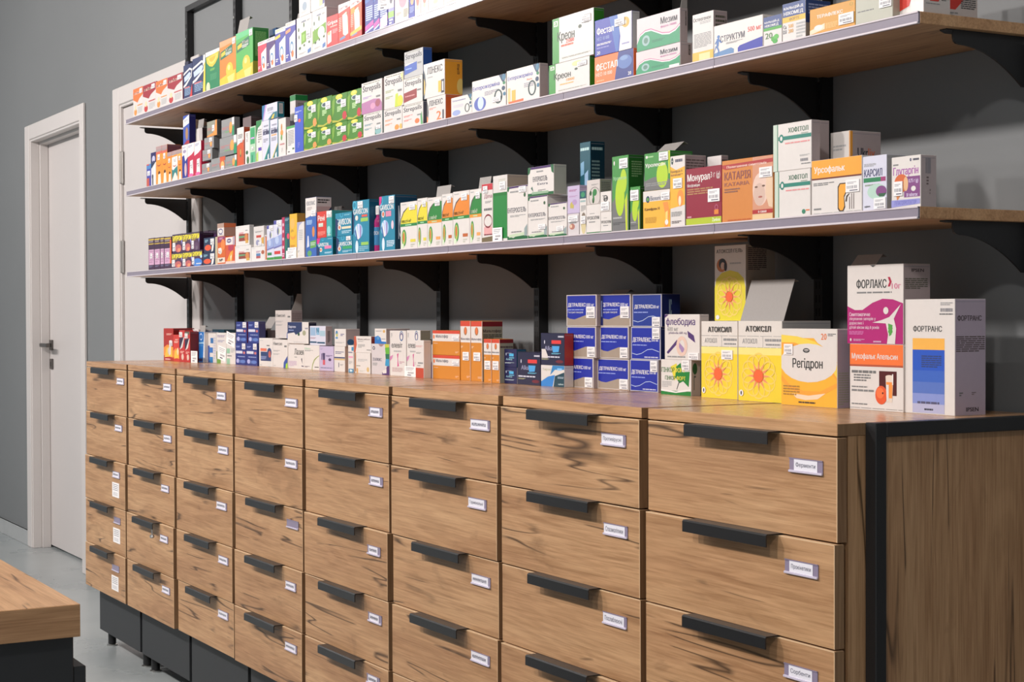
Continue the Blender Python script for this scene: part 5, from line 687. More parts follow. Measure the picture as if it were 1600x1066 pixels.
class Printer:
    """lays print on a face: u across, v down (per cent of the face), each layer a hair above the last"""
    def __init__(s, mb, origin, U, V, nrm, w, h):
        s.mb, s.o, s.U, s.V, s.n, s.w, s.h, s.k = mb, Vector(origin), Vector(U), Vector(V), Vector(nrm), w, h, 0
        s.step = .00003
    def pt(s, u, v, lift=0.):
        m = .4
        u = min(100-m, max(m, u)); v = min(100-m, max(m, v))
        return s.o+s.U*(s.w*u/100)+s.V*(s.h*(100-v)/100)+s.n*(.00012+s.step*s.k+lift)
    def poly(s, pts, m): s.mb.poly([s.pt(u, v) for u, v in pts], m)
    def rect(s, a, b, c, d, m): s.poly([(a, d), (c, d), (c, b), (a, b)], m)
    def lines(s, a, b, c, d, n, m, seed):
        rnd = random.Random(seed); hh = (d-b)/n
        for i in range(n):
            y = b+hh*i; x = a; t = min(hh*.55, 6.0) if n > 1 else hh
            end = c if i < n-1 or n == 1 else a+(c-a)*rnd.uniform(.5, .95)
            while x < end-1e-6:
                wl = (c-a)*rnd.uniform(.12, .30); x2 = min(end, x+wl); s.rect(x, y, x2, y+t, m); x = x2+(c-a)*.025
    def run(s, ops, seed=0):
        stick = None
        for q, op in enumerate(ops):
            a = op.split(','); t = a[0]
            if t == 'S': stick = [float(x) for x in a[1:5]]; continue
            if t == 'B':
                x0, y0, x1, y1 = map(float, a[1:5]); rnd = random.Random(seed+q); x = x0
                while x < x1:
                    wl = (x1-x0)*rnd.choice((.012, .02, .035, .05)); s.rect(x, y0, min(x+wl, x1), y1, GREYPRINT); x += wl+(x1-x0)*rnd.choice((.015, .025, .04))
                s.k += 1; continue
            m = ink(a[1])
            if t == 'T':
                x, y, w, h = map(float, a[2:6]); txt = ','.join(a[6:])
                if txt[0] == '_':
                    rnd = random.Random(len(txt)*7+q); xx = x; cw = w/len(txt)
                    for i in range(len(txt)):
                        tall = rnd.random() < .3; b0 = y if tall else y+h*.28; st = cw*.26
                        s.rect(xx+cw*.08, b0, xx+cw*.08+st, y+h, m)
                        if rnd.random() < .75: s.rect(xx+cw*.58, y+h*.28, xx+cw*.58+st, y+h, m)
                        s.rect(xx+cw*.08, rnd.choice((y+h*.28, y+h*.84, y+h*.55)), xx+cw*.84, 0, m) if False else s.rect(xx+cw*.08, y+h*.78 if rnd.random() < .5 else y+h*.3, xx+cw*.82, y+h*.96 if rnd.random() < .0 else (y+h*.48 if rnd.random() < .5 else y+h*.92), m)
                        xx += cw
                else:
                    vs, fs = glyphs(txt); k = s.mb.mi(m); b_ = .09*w/len(txt)
                    for q2 in (0, 1):                       # two strikes a little apart: bold type
                        n = len(s.mb.v)
                        s.mb.v += [tuple(s.pt(x+gx*(w-b_)+b_*q2, y+h-gy*h, .00001*q2)) for gx, gy in vs]
                        for f in fs: s.mb.f.append(tuple(n+i for i in f)); s.mb.m.append(k)
            else:
                f = [float(x) for x in a[2:]]
                if t == 'R': s.rect(*f[:4], m)
                elif t == 'P': s.poly([(f[i], f[i+1]) for i in range(0, len(f)-1, 2)], m)
                elif t == 'E':
                    cx, cy, rx, ry = f; s.poly([(cx+rx*math.cos(2*PI*i/20), cy+ry*math.sin(2*PI*i/20)) for i in range(20)], m)
                elif t == 'Q':
                    cx, cy, rx, ry, th = f; g = max(.1, 1-th/max(rx, .01)); g2 = max(.1, 1-th/max(ry, .01))
                    for i in range(20):
                        A, B2 = 2*PI*i/20, 2*PI*(i+1)/20
                        s.poly([(cx+rx*math.cos(A), cy+ry*math.sin(A)), (cx+rx*math.cos(B2), cy+ry*math.sin(B2)), (cx+rx*g*math.cos(B2), cy+ry*g2*math.sin(B2)), (cx+rx*g*math.cos(A), cy+ry*g2*math.sin(A))], m)
                elif t == 'L': s.lines(*f[:4], int(f[4]), m, seed+q)
            s.k += 1
        return stick

def make_box(i, rec):
    sh, name, label, grp, X, Y, Z, w, d, h, c, sc, des, fl = rec
    X, Y, Z, w, d, h = [v/1000 for v in (X, Y, Z, w, d, h)]
    mb = MB(); o0 = (X+w/2, Y+d/2, Z)
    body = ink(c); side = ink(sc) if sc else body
    ch = .0006
    mb.box(X, X+w, Y, Y+d, Z, Z+h, body, ch)
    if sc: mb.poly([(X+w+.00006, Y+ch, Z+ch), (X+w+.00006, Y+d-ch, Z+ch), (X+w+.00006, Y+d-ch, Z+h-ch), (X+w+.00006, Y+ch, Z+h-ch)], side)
    # tuck-in lid: a seam round the side panel and a thumb cut on the top
    e = .0009
    mb.poly([(X+w+.0001, Y+.002, Z+h-.0042), (X+w+.0001, Y+d-.002, Z+h-.0042), (X+w+.0001, Y+d-.002, Z+h-.0046-e*.3), (X+w+.0001, Y+.002, Z+h-.0046-e*.3)], GREYPRINT)
    mb.poly([(X+.001, Y+.0022, Z+h+.0001), (X+w-.001, Y+.0022, Z+h+.0001), (X+w-.001, Y+.0027, Z+h+.0001), (X+.001, Y+.0027, Z+h+.0001)], GREYPRINT)
    ops = expand(des)
    front = [q for q in ops if q[0] != '>']; rs = [q[1:] for q in ops if q[0] == '>']
    stick = Printer(mb, (X, Y, Z), (1, 0, 0), (0, 0, 1), (0, -1, 0), w, h).run(front, i)
    if rs: 
        P2 = Printer(mb, (X+w, Y, Z), (0, 1, 0), (0, 0, 1), (1, 0, 0), d, h); P2.k = 2; P2.run(rs, i+500)
    o = mb.build(name, origin=o0)
    tag(o, label, 'bottle' if 'bottle' in name else 'box', grp or 'medicine boxes on the '+SHELF_NAME[sh])
    if stick:
        x0, y0, x1, y1 = stick; s = MB(); lift = .0017
        P = lambda u, v, q=0.: (X+w*u/100, Y-lift-q, Z+h*(100-v)/100)
        sx0, sx1 = X+w*max(0, x0)/100, X+w*min(100, x1)/100; sz1, sz0 = Z+h*(100-y0)/100, Z+h*(100-y1)/100
        s.box(sx0, sx1, Y-lift, Y-lift+.0002+.00135, sz0, sz1, PAPERSTK)
        sw, shh = sx1-sx0, sz1-sz0; rnd = random.Random(i); y = Y-lift-.0001
        def r(a, b, c2, d2, m): s.poly([(sx0+sw*a, y, sz0+shh*b), (sx0+sw*c2, y, sz0+shh*b), (sx0+sw*c2, y, sz0+shh*d2), (sx0+sw*a, y, sz0+shh*d2)], m)
        x = .1
        while x < .88:
            wl = rnd.choice((.02, .035, .06)); r(x, .28, x+wl, .52, GREYPRINT); x += wl+rnd.choice((.03, .045))
        r(.12, .78, .8, .82, GREYPRINT); r(.12, .68, .6, .72, GREYPRINT); r(.3, .10, .9, .17, TEXTM)
        s.build('price_sticker', o, ((sx0+sx1)/2, Y, sz0))
    if fl:
        t, fh, lean = fl[0], fl[1], fl[2]; f = MB(); th = .0006
        ho, w0, w1 = (list(fl)+[.004, 0, 1])[3:6] if len(fl) > 3 else (.004, 0., 1.)
        xa, xb = X+.001+(w-.002)*w0, X+.001+(w-.002)*w1
        if t == 'b':
            yb = Y+ho; q = lean*fh
            f.prism([(yb, Z+h), (yb+th, Z+h), (yb+q+th, Z+h+fh), (yb+q, Z+h+fh)], 'x', xa, xb, RAW)
            f.prism([(yb+q, Z+h+fh), (yb+q+th, Z+h+fh), (yb+q+.010, Z+h+fh-.004), (yb+q+.010-th, Z+h+fh-.0045)], 'x', xa+.001, xb-.001, RAW)
        else:
            f.prism([(Y+.001, Z+h), (Y+d-.001, Z+h), (Y+d-.001, Z+h+fh), (Y+d*.55, Z+h+fh), (Y+d*.30, Z+h+fh*.45)], 'x', X+w-th, X+w, RAW)
        fix_normals(f.build('open_flap', o, (X+w/2, Y+d/2, Z+h)))
    return o

def make_bottle(rec):
    sh, name, label, grp, X, Y, Z, w, d, h = rec[:10]
    X, Y, Z, w, d, h = [v/1000 for v in (X, Y, Z, w, d, h)]
    r = .0135; cx, cy = X+w/2, Y+r+.001
    e = empty(name, (cx, cy, Z)); tag(e, label, 'bottle')
    b = MB(); hb = h*.80
    b.lathe([(r*.9, Z), (r, Z+.003), (r, Z+hb*.80), (r*.95, Z+hb*.86), (r*.62, Z+hb*.95), (r*.6, Z+hb)], cx, cy, SYRUP); b.build('body', e, (cx, cy, Z))
    l = MB(); l.lathe([(r+.0003, Z+hb*.18), (r+.0004, Z+hb*.19), (r+.0004, Z+hb*.66), (r+.0003, Z+hb*.67)], cx, cy, ink('27a'))
    vs, fs = glyphs('ГАВІСКОН'); k = l.mi(ink('fff')); n = len(l.v)
    for gx, gy in vs:
        a = PI*(1.18+.64*gx); l.v.append((cx+(r+.0008)*math.cos(a), cy+(r+.0008)*math.sin(a), Z+hb*(.46+.1*gy)))
    for f in fs: l.f.append(tuple(n+q for q in f)); l.m.append(k)
    l.build('label_band', e, (cx, cy, Z))
    c = MB(); rc = r*.72; c.lathe([(rc*.96, Z+hb+.001), (rc, Z+hb+.002), (rc, Z+h-.002), (rc*.92, Z+h)], cx, cy, CAPM, 20)
    for q in range(20):
        a = 2*PI*q/20; ca, sa = math.cos(a), math.sin(a); t = .0004
        c.poly([(cx+(rc+.0004)*ca-t*sa, cy+(rc+.0004)*sa+t*ca, Z+hb+.003), (cx+(rc+.0004)*ca+t*sa, cy+(rc+.0004)*sa-t*ca, Z+hb+.003), (cx+(rc+.0004)*ca+t*sa, cy+(rc+.0004)*sa-t*ca, Z+h-.003), (cx+(rc+.0004)*ca-t*sa, cy+(rc+.0004)*sa+t*ca, Z+h-.003)], RAILLIP)
    c.build('screw_cap', e, (cx, cy, Z+hb))

for i, rec in enumerate(BOX):
    if rec[12] == 'bottle': make_bottle(rec)
    else: make_box(i, rec)

def make_card(i, rec):
    sh, label, X, Y, Z, w, h, tilt = rec
    X, Y, Z, w, h = [v/1000 for v in (X, Y, Z, w, h)]
    m = MB(); lean = .0
    m.box(X, X+w, Y-.0006, Y, Z, Z+h, PAPER)
    y = Y-.0008
    def r(a, b, c, d, mm): m.poly([(X+w*a, y, Z+h*b), (X+w*c, y, Z+h*b), (X+w*c, y, Z+h*d), (X+w*a, y, Z+h*d)], mm)
    rnd = random.Random(i); x = .3
    r(.12, .84, .86, .88, GREYPRINT); r(.12, .72, .8, .76, GREYPRINT); r(.12, .60, .7, .63, GREYPRINT)
    while x < .85: r(x, .30, x+.04, .44, GREYPRINT); x += .07
    r(.25, .12, .6, .20, TEXTM)
    o = m.build('price_card', origin=(X+w/2, Y, Z)); o.rotation_euler = (0, math.radians(-tilt), 0)
    tag(o, label, 'price card', 'loose price cards')
for i, rec in enumerate(CARD): make_card(i, rec)

# ---------------------------------------------------------------- the room
D1 = (-2.7046, -1.6024, 2.1325); D2 = (-1.1352, -.0272, 2.1325); CAS = .088
def room():
    X0, X1, H, T = -6.0, 8.0, 3.2, .16
    m = MB(); opens = [(D1[0]+CAS, D1[1]-.066, D1[2]-.074), (D2[0]+CAS, D2[1]-CAS, D2[2]-.074)]
    x = X0
    for a, b, z in opens:
        m.box(x, a, WALL_Y, WALL_Y+T, 0, H, WALL); m.box(a, b, WALL_Y, WALL_Y+T, z, H, WALL); x = b
    m.box(x, X1, WALL_Y, WALL_Y+T, 0, H, WALL)
    struct(m.build('wall_back'))
    f = MB(); f.box(X0, X1, -4.5, WALL_Y+T+.4, -.05, 0, FLOOR); struct(f.build('floor'))
    c = MB(); c.box(X0, X1, -4.5, WALL_Y+T, H, H+.05, CEIL); struct(c.build('ceiling'))
    b = MB(); b.box(X0, D1[0]-.004, WALL_Y-.012, WALL_Y, 0, .078, TILE, .002); b.box(X0, D1[0]-.004, WALL_Y-.0135, WALL_Y, .072, .078, TILE)
    struct(b.build('baseboard_back'))
    for n, (a, b_, H_), rec in ((1, D1, .105), (2, D2, .012)):
        root = struct(empty('door_%d' % n, ((a+b_)/2, WALL_Y, 0)))
        F = MB(); y0, y1 = WALL_Y-.014, WALL_Y-.0005
        def rim(xa, xb, za, zb): 
            F.box(xa, xb, y0, y1, za, zb, FRAMEW, .003)
        CR = .066 if n == 1 else CAS
        rim(a, a+CAS, 0, H_); rim(b_-CR, b_, 0, H_); rim(a+CAS, b_-CR, H_-.074, H_)
        F.build('casing', root, ((a+b_)/2, WALL_Y, 0))
        J = MB(); ia, ib, iz = a+CAS-.004, b_-CR+.004, H_-.07
        for yy0, yy1, q in ((WALL_Y-.008, WALL_Y+.036, 0.), (WALL_Y+.036, WALL_Y+.079, .012)) if n == 1 else ((WALL_Y-.008, WALL_Y+.05, 0.), (WALL_Y+.05, WALL_Y+.15, .012)):
            if n == 2: q += .0
            J.box(ia, ia+.014+q, yy0, yy1, 0, iz, FRAMEW, .002); J.box(ib-.014-q, ib, yy0, yy1, 0, iz, FRAMEW, .002); J.box(ia+.014+q, ib-.014-q, yy0, yy1, iz-.014-q, iz, FRAMEW, .002)
        J.build('jamb', root, ((a+b_)/2, WALL_Y, 0))
        lx0, lx1, lz1 = ia+.017, ib-.017, iz-.018
        ly = WALL_Y+(.0795 if n == 1 else .004)
        lf = MB(); lf.box(lx0, lx1, ly, ly+.040, .012, lz1, DOORW, .002)
        leaf = lf.build('door_leaf', root, ((lx0+lx1)/2, ly, 0))
        if n == 1:
            hx = lx0+.052
            h = MB(); h.box(hx-.026, hx+.026, ly-.009, ly, 1.000, 1.052, DARKSTEEL, .002)
            h.box(hx-.009, hx+.009, ly-.052, ly-.009, 1.017, 1.035, DARKSTEEL, .002); h.box(hx-.010, hx+.125, ly-.062, ly-.044, 1.016, 1.036, DARKSTEEL, .003)
            h.build('door_handle', leaf, (hx, ly, 1.02))
            k = MB(); k.box(hx-.026, hx+.026, ly-.008, ly, .905, .957, DARKSTEEL, .002); k.box(hx-.005, hx+.005, ly-.0085, ly-.008, .918, .942, SLOT); k.build('lock_plate', leaf, (hx, ly, .93))
        else:
            for z in (1.795, 1.42, .35):
                g = MB(); g.box(lx0-.012, lx0+.012, ly-.012, ly-.0, z-.07, z+.07, HINGE, .004); g.box(lx0-.006, lx0+.006, ly-.017, ly-.010, z-.068, z+.068, HINGE, .003)
                g.build('hinge', leaf, (lx0, ly, z))
room()

# ---------------------------------------------------------------- wall shelving
UPX = [-.111+.5127*i for i in range(9)]          # right faces of the slotted uprights
UW = .024
ORD = ['first', 'second', 'third', 'fourth', 'fifth', 'sixth', 'seventh', 'eighth', 'ninth']
for i, ux in enumerate(UPX):
    x0, x1, y0, y1 = ux-UW, ux, WALL_Y-.026, WALL_Y-.0005
    m = MB(); zt = 2.300 if i < 8 else 2.3
    m.box(x0, x0+.0016, y0, y1, TOP_Z+.0012, zt, BLACK); m.box(x1-.0016, x1, y0, y1, TOP_Z+.0012, zt, BLACK); m.box(x0+.0016, x1-.0016, y0, y0+.0016, TOP_Z+.0012, zt, BLACK); m.box(x0+.0016, x1-.0016, y1-.0016, y1, TOP_Z+.0012, zt, BLACK)
    z = TOP_Z+.03
    while z < zt-.05:
        for xs in (x0+.0065, x1-.0085): m.box(xs-.0012, xs+.0026, y0-.0003, y0+.0004, z, z+.014, SLOT)
        z += .025
    o = m.build('shelf_upright', origin=((x0+x1)/2, (y0+y1)/2, TOP_Z+.0012))
    tag(o, 'black slotted shelf upright on the wall, %s counted from the white door' % ORD[i], 'shelf upright', 'slotted uprights of the wall shelving')
    for z in (2.20, 1.60):
        s = MB(); s.prism([((x0+x1)/2+.0045*math.cos(a*PI/5), z+.0045*math.sin(a*PI/5)) for a in range(10)], 'y', y0-.0022, y0-.0003, STEEL); fix_normals(s.build('screw_head', o, ((x0+x1)/2, y0, z)))
tb = MB(); tb.box(UPX[0]-UW, UPX[8], WALL_Y-.026, WALL_Y-.001, 2.3003, 2.322, BLACK, .001)
tag(tb.build('top_crossbar', origin=(2, WALL_Y-.013, 2.3)), 'black steel bar joining the tops of the shelf uprights', 'shelf bar')

RAILX = [SHELF_X0, .4175]+[.9295+.5098*i for i in range(6)]+[SHELF_X1]
for s, (sh, z) in enumerate(SHELF_Z.items()):
    zb = z-BOARD; yb = WALL_Y-.0095
    m = MB(); m.box(SHELF_X0, SHELF_X1, SHELF_Y+.0045, yb, zb, z, WSHELF, .0008)
    bd = m.build('wall_shelf', origin=((SHELF_X0+SHELF_X1)/2, SHELF_Y+.1, zb))
    tag(bd, ('long oak wall shelf, topmost, with lilac price rail', 'long oak wall shelf, middle one, with lilac price rail', 'long oak wall shelf, lowest, above the drawer cabinets')[s], 'shelf', 'oak wall shelves')
    for k in range(len(RAILX)-1):
        a, b = RAILX[k]+.0006, RAILX[k+1]-.0006
        r = MB(); y = SHELF_Y
        r.box(a, b, y+.0008, y+.0042, zb+.0005, z-.0005, RAIL)
        r.box(a, b, y-.0016, y+.0042, zb-.0008, zb+.0026, RAILLIP, .0006); r.box(a, b, y-.0006, y+.0042, z-.0022, z+.0004, RAILLIP, .0005)
        r.build('price_rail', bd, ((a+b)/2, y, zb))
    for i, ux in enumerate(UPX):
        if i == 8: xc = SHELF_X1-.016
        else: xc = ux-UW/2
        root = empty('shelf_bracket', (xc, WALL_Y-.03, zb-.03))
        tag(root, 'black curved bracket under the %s, %s from the white door' % (SHELF_NAME[sh], ORD[i]), 'bracket', 'curved shelf brackets')
        yw = WALL_Y-.0265; t = .0020
        cur = [(.2535+(.398-.2535)*0, -.0022)]
        prof = [(.2535, -.0022), (.2535, -.013), (.2555, -.0185), (.260, -.0215), (.266, -.0225)]
        for q in range(1, 13):
            u = q/12; prof.append((.266+u*(.400-.266), -.0225-.0555*u**2.0))
        prof += [(.400, -.0790), (yw, -.0790), (yw, -.0022)]
        p = MB(); p.prism([(a, zb+b) for a, b in prof], 'x', xc-t, xc+t, BLACK)
        fix_normals(p.build('bracket_arm', root, (xc, WALL_Y-.03, zb-.03)))
        fl = MB(); fl.prism([(xc-.026, .262), (xc-.012, .2385), (xc+.002, .2385), (xc+.002, yw), (xc-.026, yw)], 'z', zb-.0022, zb-.0002, BLACK); fix_normals(fl.build('bracket_flange', root, (xc, WALL_Y-.03, zb-.03)))
        for yy in (.285, .352):
            sc = MB(); sc.prism([(xc-.0125+.0042*math.cos(a*PI/4), yy+.0042*math.sin(a*PI/4)) for a in range(8)], 'z', zb-.0052, zb-.0022, SCREW); fix_normals(sc.build('screw_head', root, (xc, yy, zb)))

# ---------------------------------------------------------------- drawer cabinets
TXT = {(8,1): 'Ферменти', (8,2): 'Прокінетики', (8,3): 'Сорбенти', (7,1): 'Противірусні', (7,2): 'Спазмолітики', (7,3): 'Послаблюючі', (6,2): 'Гормональні'}
PULL = {1: (0, .002, .007, .006, .008), 2: (0, 0, .004, .008, .007), 3: (.001, 0, .003, .004, 0), 4: (0, .002, .001, .004, .005), 5: (.001, 0, .005, .003, .004), 6: (.002, .004, 0, .003, .002), 7: (.005, .004, .003, .006, .004), 8: (0, .005, .005, .003, .002)}
LAB = {(a, b): (x, z, w, h) for a, b, x, z, w, h in DLAB}
NTH = ['first', 'second', 'third', 'fourth', 'fifth', 'sixth', 'seventh', 'eighth']
def handle(parent, x0, x1, y, z):
    h = MB(); t = .0022
    prof = [(y+.010, z+.0008), (y+.010, z+.0008+t), (y-.022, z+.0008+t), (y-.0245, z+.0003+t-.002), (y-.0245, z-.0165), (y-.0222, z-.0165), (y-.0222, z-.0012), (y-.0205, z+.0008)]
    h.prism(prof, 'x', x0, x1, HANDLE)
    fix_normals(h.build('handle', parent, ((x0+x1)/2, y, z)))
def cabinet(k):
    c = k+1; x0 = k*PITCH; x1 = x0+MODULE_W; yb = WALL_Y-.014
    root = empty('drawer_cabinet', ((x0+x1)/2, .2, 0))
    tag(root, 'oak cabinet of five drawers, %s along from the white doors%s' % (NTH[k], ', beside the black-framed end panel' if k == 7 else ''), 'cabinet', 'oak drawer cabinets in a row')
    org = ((x0+x1)/2, .2, TOP_Z)
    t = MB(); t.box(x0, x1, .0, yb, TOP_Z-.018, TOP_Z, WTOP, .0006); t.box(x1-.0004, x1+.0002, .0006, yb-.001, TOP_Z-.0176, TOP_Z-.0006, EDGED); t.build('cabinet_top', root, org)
    zb = TOP_Z-.018-5*ROW
    b = MB()
    b.box(x0+.001, x0+.017, .0215, yb, zb, TOP_Z-.0185, WOODZ); b.box(x1-.017, x1-.001, .0215, yb, zb, TOP_Z-.0185, WOODZ)
    b.box(x0+.017, x1-.017, .0215, yb, zb, zb+.016, WOODZ); b.box(x0+.017, x1-.017, yb-.004, yb, zb+.016, TOP_Z-.0185, WOODZ)
    b.build('carcass', root, org)
    p = MB(); p.box(x0+.0015, x1-.0015, .0408, yb, .0564, zb-.0008, ANTH, .001); p.build('plinth_panel', root, ((x0+x1)/2, .2, .1))
    for fx in (x0+.035, x1-.035):
        for fy in (.075, yb-.05):
            f = MB(); f.lathe([(.013, .006), (.014, .009), (.014, .048), (.019, .050), (.019, .0560)], fx, fy, BLACK, 16); f.lathe([(.019, .0), (.019, .004), (.010, .0075)], fx, fy, STEEL, 16)
            f.build('foot', root, (fx, fy, 0))
    for r in range(1, 6):
        zt = TOP_Z-.018-(r-1)*ROW-.0028; z0 = TOP_Z-.018-r*ROW+.0002; y = -PULL[c][r-1]
        d = MB(); d.box(x0+.0002, x1-.0002, y, y+.0178, z0, zt, WOODX, .0004)
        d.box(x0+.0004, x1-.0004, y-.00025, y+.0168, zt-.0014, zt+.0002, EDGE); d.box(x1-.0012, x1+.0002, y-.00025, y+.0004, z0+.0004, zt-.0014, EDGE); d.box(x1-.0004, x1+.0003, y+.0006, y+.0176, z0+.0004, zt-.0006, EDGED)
        d.box(x0+.028, x1-.028, y+.018, yb-.03, z0+.012, zt-.03, ANTH)
        dr = d.build('drawer', root, ((x0+x1)/2, y, z0))
        hw = .215
        hx = x0+.139+random.uniform(-.003, .003)
        handle(dr, hx, hx+hw, y, zt)
        if (c, r) in LAB: lx, lz, lw, lh = LAB[c, r]
        else: lx, lz, lw, lh = x0+.410, zt-.042, .074, .019
        lw = min(max(lw, .064), .082); lh = .0205; lx = min(lx, x1-.012-lw/2)
        H = MB(); a, bx, za, zc = lx-lw/2, lx+lw/2, lz-lh/2, lz+lh/2
        H.box(a, bx, y-.0016, y-.0001, za, zc, HOLDER, .0004); H.box(a, bx, y-.0042, y-.0010, za-.0008, za+.0028, HOLDLIP, .0006); H.box(a, bx, y-.0026, y-.0010, zc-.0012, zc+.0004, HOLDER)
        H.build('label_holder', dr, (lx, y, lz))
        if (c, r) != (4, 3) and not (c == 1 and r > 3):
            cw = lw*(.70 if c in (8, 5) else .88); cx = lx-(0 if c == 8 else lw*.04)
            K = MB(); yk = y-.0022; K.box(cx-cw/2, cx+cw/2, yk, yk+.0005, za+.002, zc-.0015, CARDM)
            txt = TXT.get((c, r)); k2 = K.mi(TEXTM); pr = K
            tx0, tw, tz, th = cx-cw*.42, cw*.84, za+.0065, .0085
            if txt:
                vs, fs = glyphs(txt); n = len(K.v); K.v += [(tx0+gx*tw, yk-.0002, tz+gy*th) for gx, gy in vs]
                for f in fs: K.f.append(tuple(n+q for q in f)); K.m.append(k2)
            else:
                rnd = random.Random(c*10+r); q = tx0; cwid = tw/random.Random(c+r).choice((8, 9, 10))
                while q < tx0+tw-cwid*.6:
                    K.poly([(q, yk-.0002, tz+.001), (q+cwid*.22, yk-.0002, tz+.001), (q+cwid*.22, yk-.0002, tz+.0068), (q, yk-.0002, tz+.0068)], TEXTM)
                    K.poly([(q+cwid*.5, yk-.0002, tz+.001), (q+cwid*.7, yk-.0002, tz+.001), (q+cwid*.7, yk-.0002, tz+.0068), (q+cwid*.5, yk-.0002, tz+.0068)], TEXTM)
                    zz = tz+rnd.choice((.001, .0035, .0055)); K.poly([(q, yk-.0003, zz), (q+cwid*.7, yk-.0003, zz), (q+cwid*.7, yk-.0003, zz+.0013), (q, yk-.0003, zz+.0013)], TEXTM); q += cwid
            K.build('label_card', dr, (cx, yk, lz))
        if (c, r) == (2, 4):
            K = MB(); kx = hx+.205; K.box(kx-.004, kx+.004, y-.0225, y-.0205, zt-.034, zt-.016, STEEL, .0006); K.lathe([(.006, zt-.044), (.0075, zt-.040), (.006, zt-.034)], kx, y-.0215, STEEL, 10); K.build('key', dr, (kx, y, zt-.03))
        if c == 1 and r >= 3:
            N_ = MB(); nx, nz = lx-.010, lz-.052-(.0 if r > 3 else .0); N_.box(nx-.040, nx+.040, y-.0007, y-.0001, nz-.0245, nz+.0245, PAPER)
            for q in range(4): N_.poly([(nx-.030, y-.0009, nz+.017-q*.006), (nx+.030, y-.0009, nz+.017-q*.006), (nx+.030, y-.0009, nz+.0185-q*.006), (nx-.030, y-.0009, nz+.0185-q*.006)], TEXTM)
            for q in range(3): N_.poly([(nx-.028, y-.0009, nz-.010-q*.004), (nx+.024, y-.0009, nz-.010-q*.004), (nx+.024, y-.0009, nz-.009-q*.004), (nx-.028, y-.0009, nz-.009-q*.004)], GREYPRINT)
            N_.build('paper_note', dr, (nx, y, nz))
    return root
for k in range(8): cabinet(k)

# black steel frame with oak infill on the free end of the row
XE = 7*PITCH+MODULE_W+.0008; y0, y1 = .052, WALL_Y-.014; FT = .021
fr = empty('end_panel', (XE, (y0+y1)/2, 0)); tag(fr, 'black steel frame with upright-grain oak panel closing the cabinet row', 'end panel')
m = MB(); m.box(XE, XE+.023, y0, y0+FT, 0, TOP_Z+.0006, BLACK, .0012); m.box(XE, XE+.023, y1-FT, y1, 0, TOP_Z+.0006, BLACK, .0012)
m.box(XE, XE+.023, y0+FT, y1-FT, TOP_Z+.0006-FT, TOP_Z+.0006, BLACK, .0012); m.box(XE, XE+.023, y0+FT, y1-FT, .0, FT, BLACK, .0012); m.build('steel_frame', fr, (XE, y0, 0))
WEND = wood('craft_oak_end_panel', 'z', .86, 1.0, .45)
m = MB(); m.box(XE+.002, XE+.011, y0+FT, y1-FT, FT, TOP_Z-FT, WEND); m.build('oak_infill', fr, (XE, y0+.2, .5))

# ---------------------------------------------------------------- service counter in the near corner
tx, ty, tz = 3.528, -.969, .7658
tr = empty('service_counter', (tx-.7, ty-.35, 0)); tag(tr, 'low service counter with thick oak top and black body near the camera', 'counter')
m = MB(); m.box(tx-1.9, tx-.0012, ty-.85, ty, tz-.046, tz, WTOPC, .0008); ct = m.build('counter_top', tr, (tx-.7, ty-.3, tz))
m = MB(); m.box(tx-.0011, tx, ty-.8495, ty-.0005, tz-.0455, tz-.0005, WTABLE, .0004); m.build('edge_band', ct, (tx, ty-.4, tz))
m = MB(); m.box(tx-1.87, tx-.028, ty-.82, ty-.003, .08, tz-.0465, ANTH, .001); m.box(tx-1.84, tx-.06, ty-.78, ty-.04, .0, .08, BLACK); m.build('counter_body', tr, (tx-.7, ty-.3, .3))
for k in range(3):
    a = tx-.030-.6*(k+1)+.003; b = tx-.030-.6*k
    m = MB(); m.box(a, b, ty-.0025, ty+.015, .10, .672, ANTH, .001); d = m.build('counter_door', tr, ((a+b)/2, ty, .1)); handle(d, a+.2, a+.4, ty, .66) if False else None

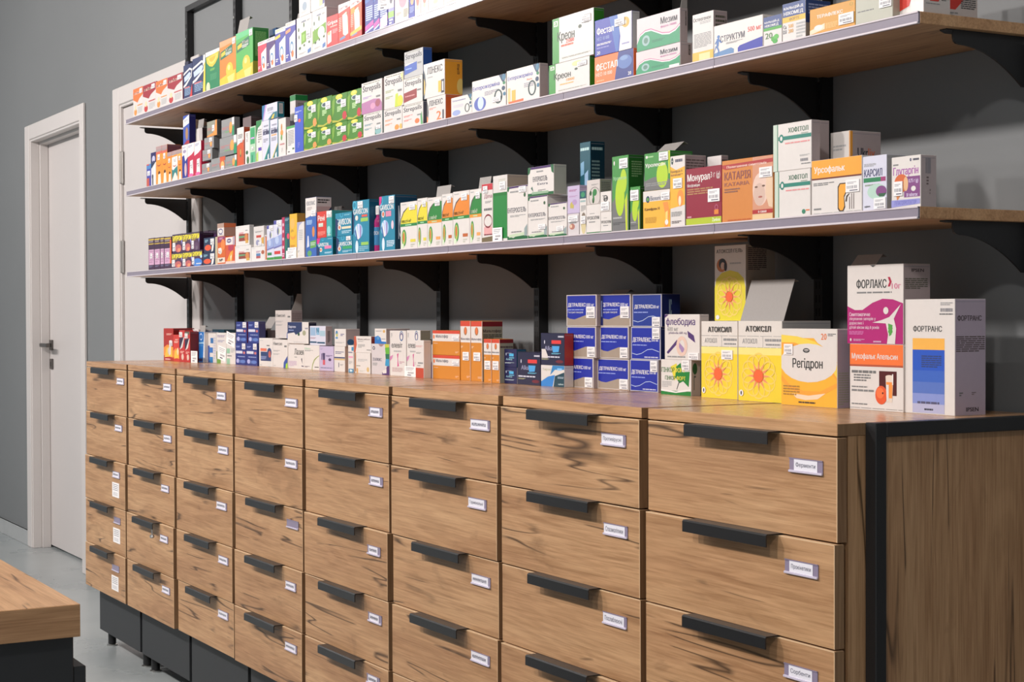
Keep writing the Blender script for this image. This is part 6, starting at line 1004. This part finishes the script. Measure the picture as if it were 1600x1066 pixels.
# ---------------------------------------------------------------- light: ceiling spots and panels over the aisle, plus an added right-hand fill
def lamp(name, kind, loc, target, energy, size, colr=(1, .93, .86), **k):
    l = bpy.data.lights.new(name, kind); l.energy = energy; l.color = colr
    if kind == 'AREA': l.shape = 'DISK'; l.size = size
    else: l.shadow_soft_size = size
    for a, v in k.items(): setattr(l, a, v)
    o = bpy.data.objects.new(name, l); col.objects.link(o); o.location = loc
    o.rotation_euler = (Vector(target)-Vector(loc)).to_track_quat('-Z', 'Y').to_euler(); return o
for i, (x, e) in enumerate(((-3.0, 54), (-1.2, 60), (.6, 64), (2.4, 66), (4.2, 41), (6.4, 42))):  # last entry is an unseen fill lamp, added to brighten right-hand faces
    lamp('ceiling_spot_or_fill', 'AREA', (x, -2.75, 3.05), (x+.4, .2, 1.0), e, .24, (1, .94, .905))
w = bpy.data.worlds.new('room_ambient'); scene.world = w; w.use_nodes = True
w.node_tree.nodes['Background'].inputs['Color'].default_value = (.86, .95, 1, 1); w.node_tree.nodes['Background'].inputs['Strength'].default_value = .36

# ---------------------------------------------------------------- camera
cam = bpy.data.cameras.new('camera'); cam.sensor_width = 36; cam.lens = 2587.38/1600*36; cam.clip_start = .05
co = bpy.data.objects.new('camera', cam); col.objects.link(co)
ya, pt, ro = math.radians(29.6077), math.radians(-.8985), math.radians(-.1853)
F0 = Vector((-math.cos(ya), math.sin(ya), 0)); R0 = Vector((math.sin(ya), math.cos(ya), 0)); U0 = Vector((0, 0, 1))
F2 = F0*math.cos(pt)+U0*math.sin(pt); U2 = U0*math.cos(pt)-F0*math.sin(pt)
R3 = R0*math.cos(ro)+U2*math.sin(ro); U3 = U2*math.cos(ro)-R0*math.sin(ro)
M = Matrix((R3, U3, -F2)).transposed().to_4x4(); M.translation = Vector((5.8436, -1.5868, 1.1696)); co.matrix_world = M
scene.camera = co
bpy.data.objects.remove(_to); bpy.data.curves.remove(_tc)
for o in bpy.data.objects:
    if '_o' in o: del o['_o']
vs = scene.view_settings; vs.view_transform = 'Standard'; vs.look = 'None'; vs.exposure = -0.14; vs.gamma = 1.0; vs.use_curve_mapping = False
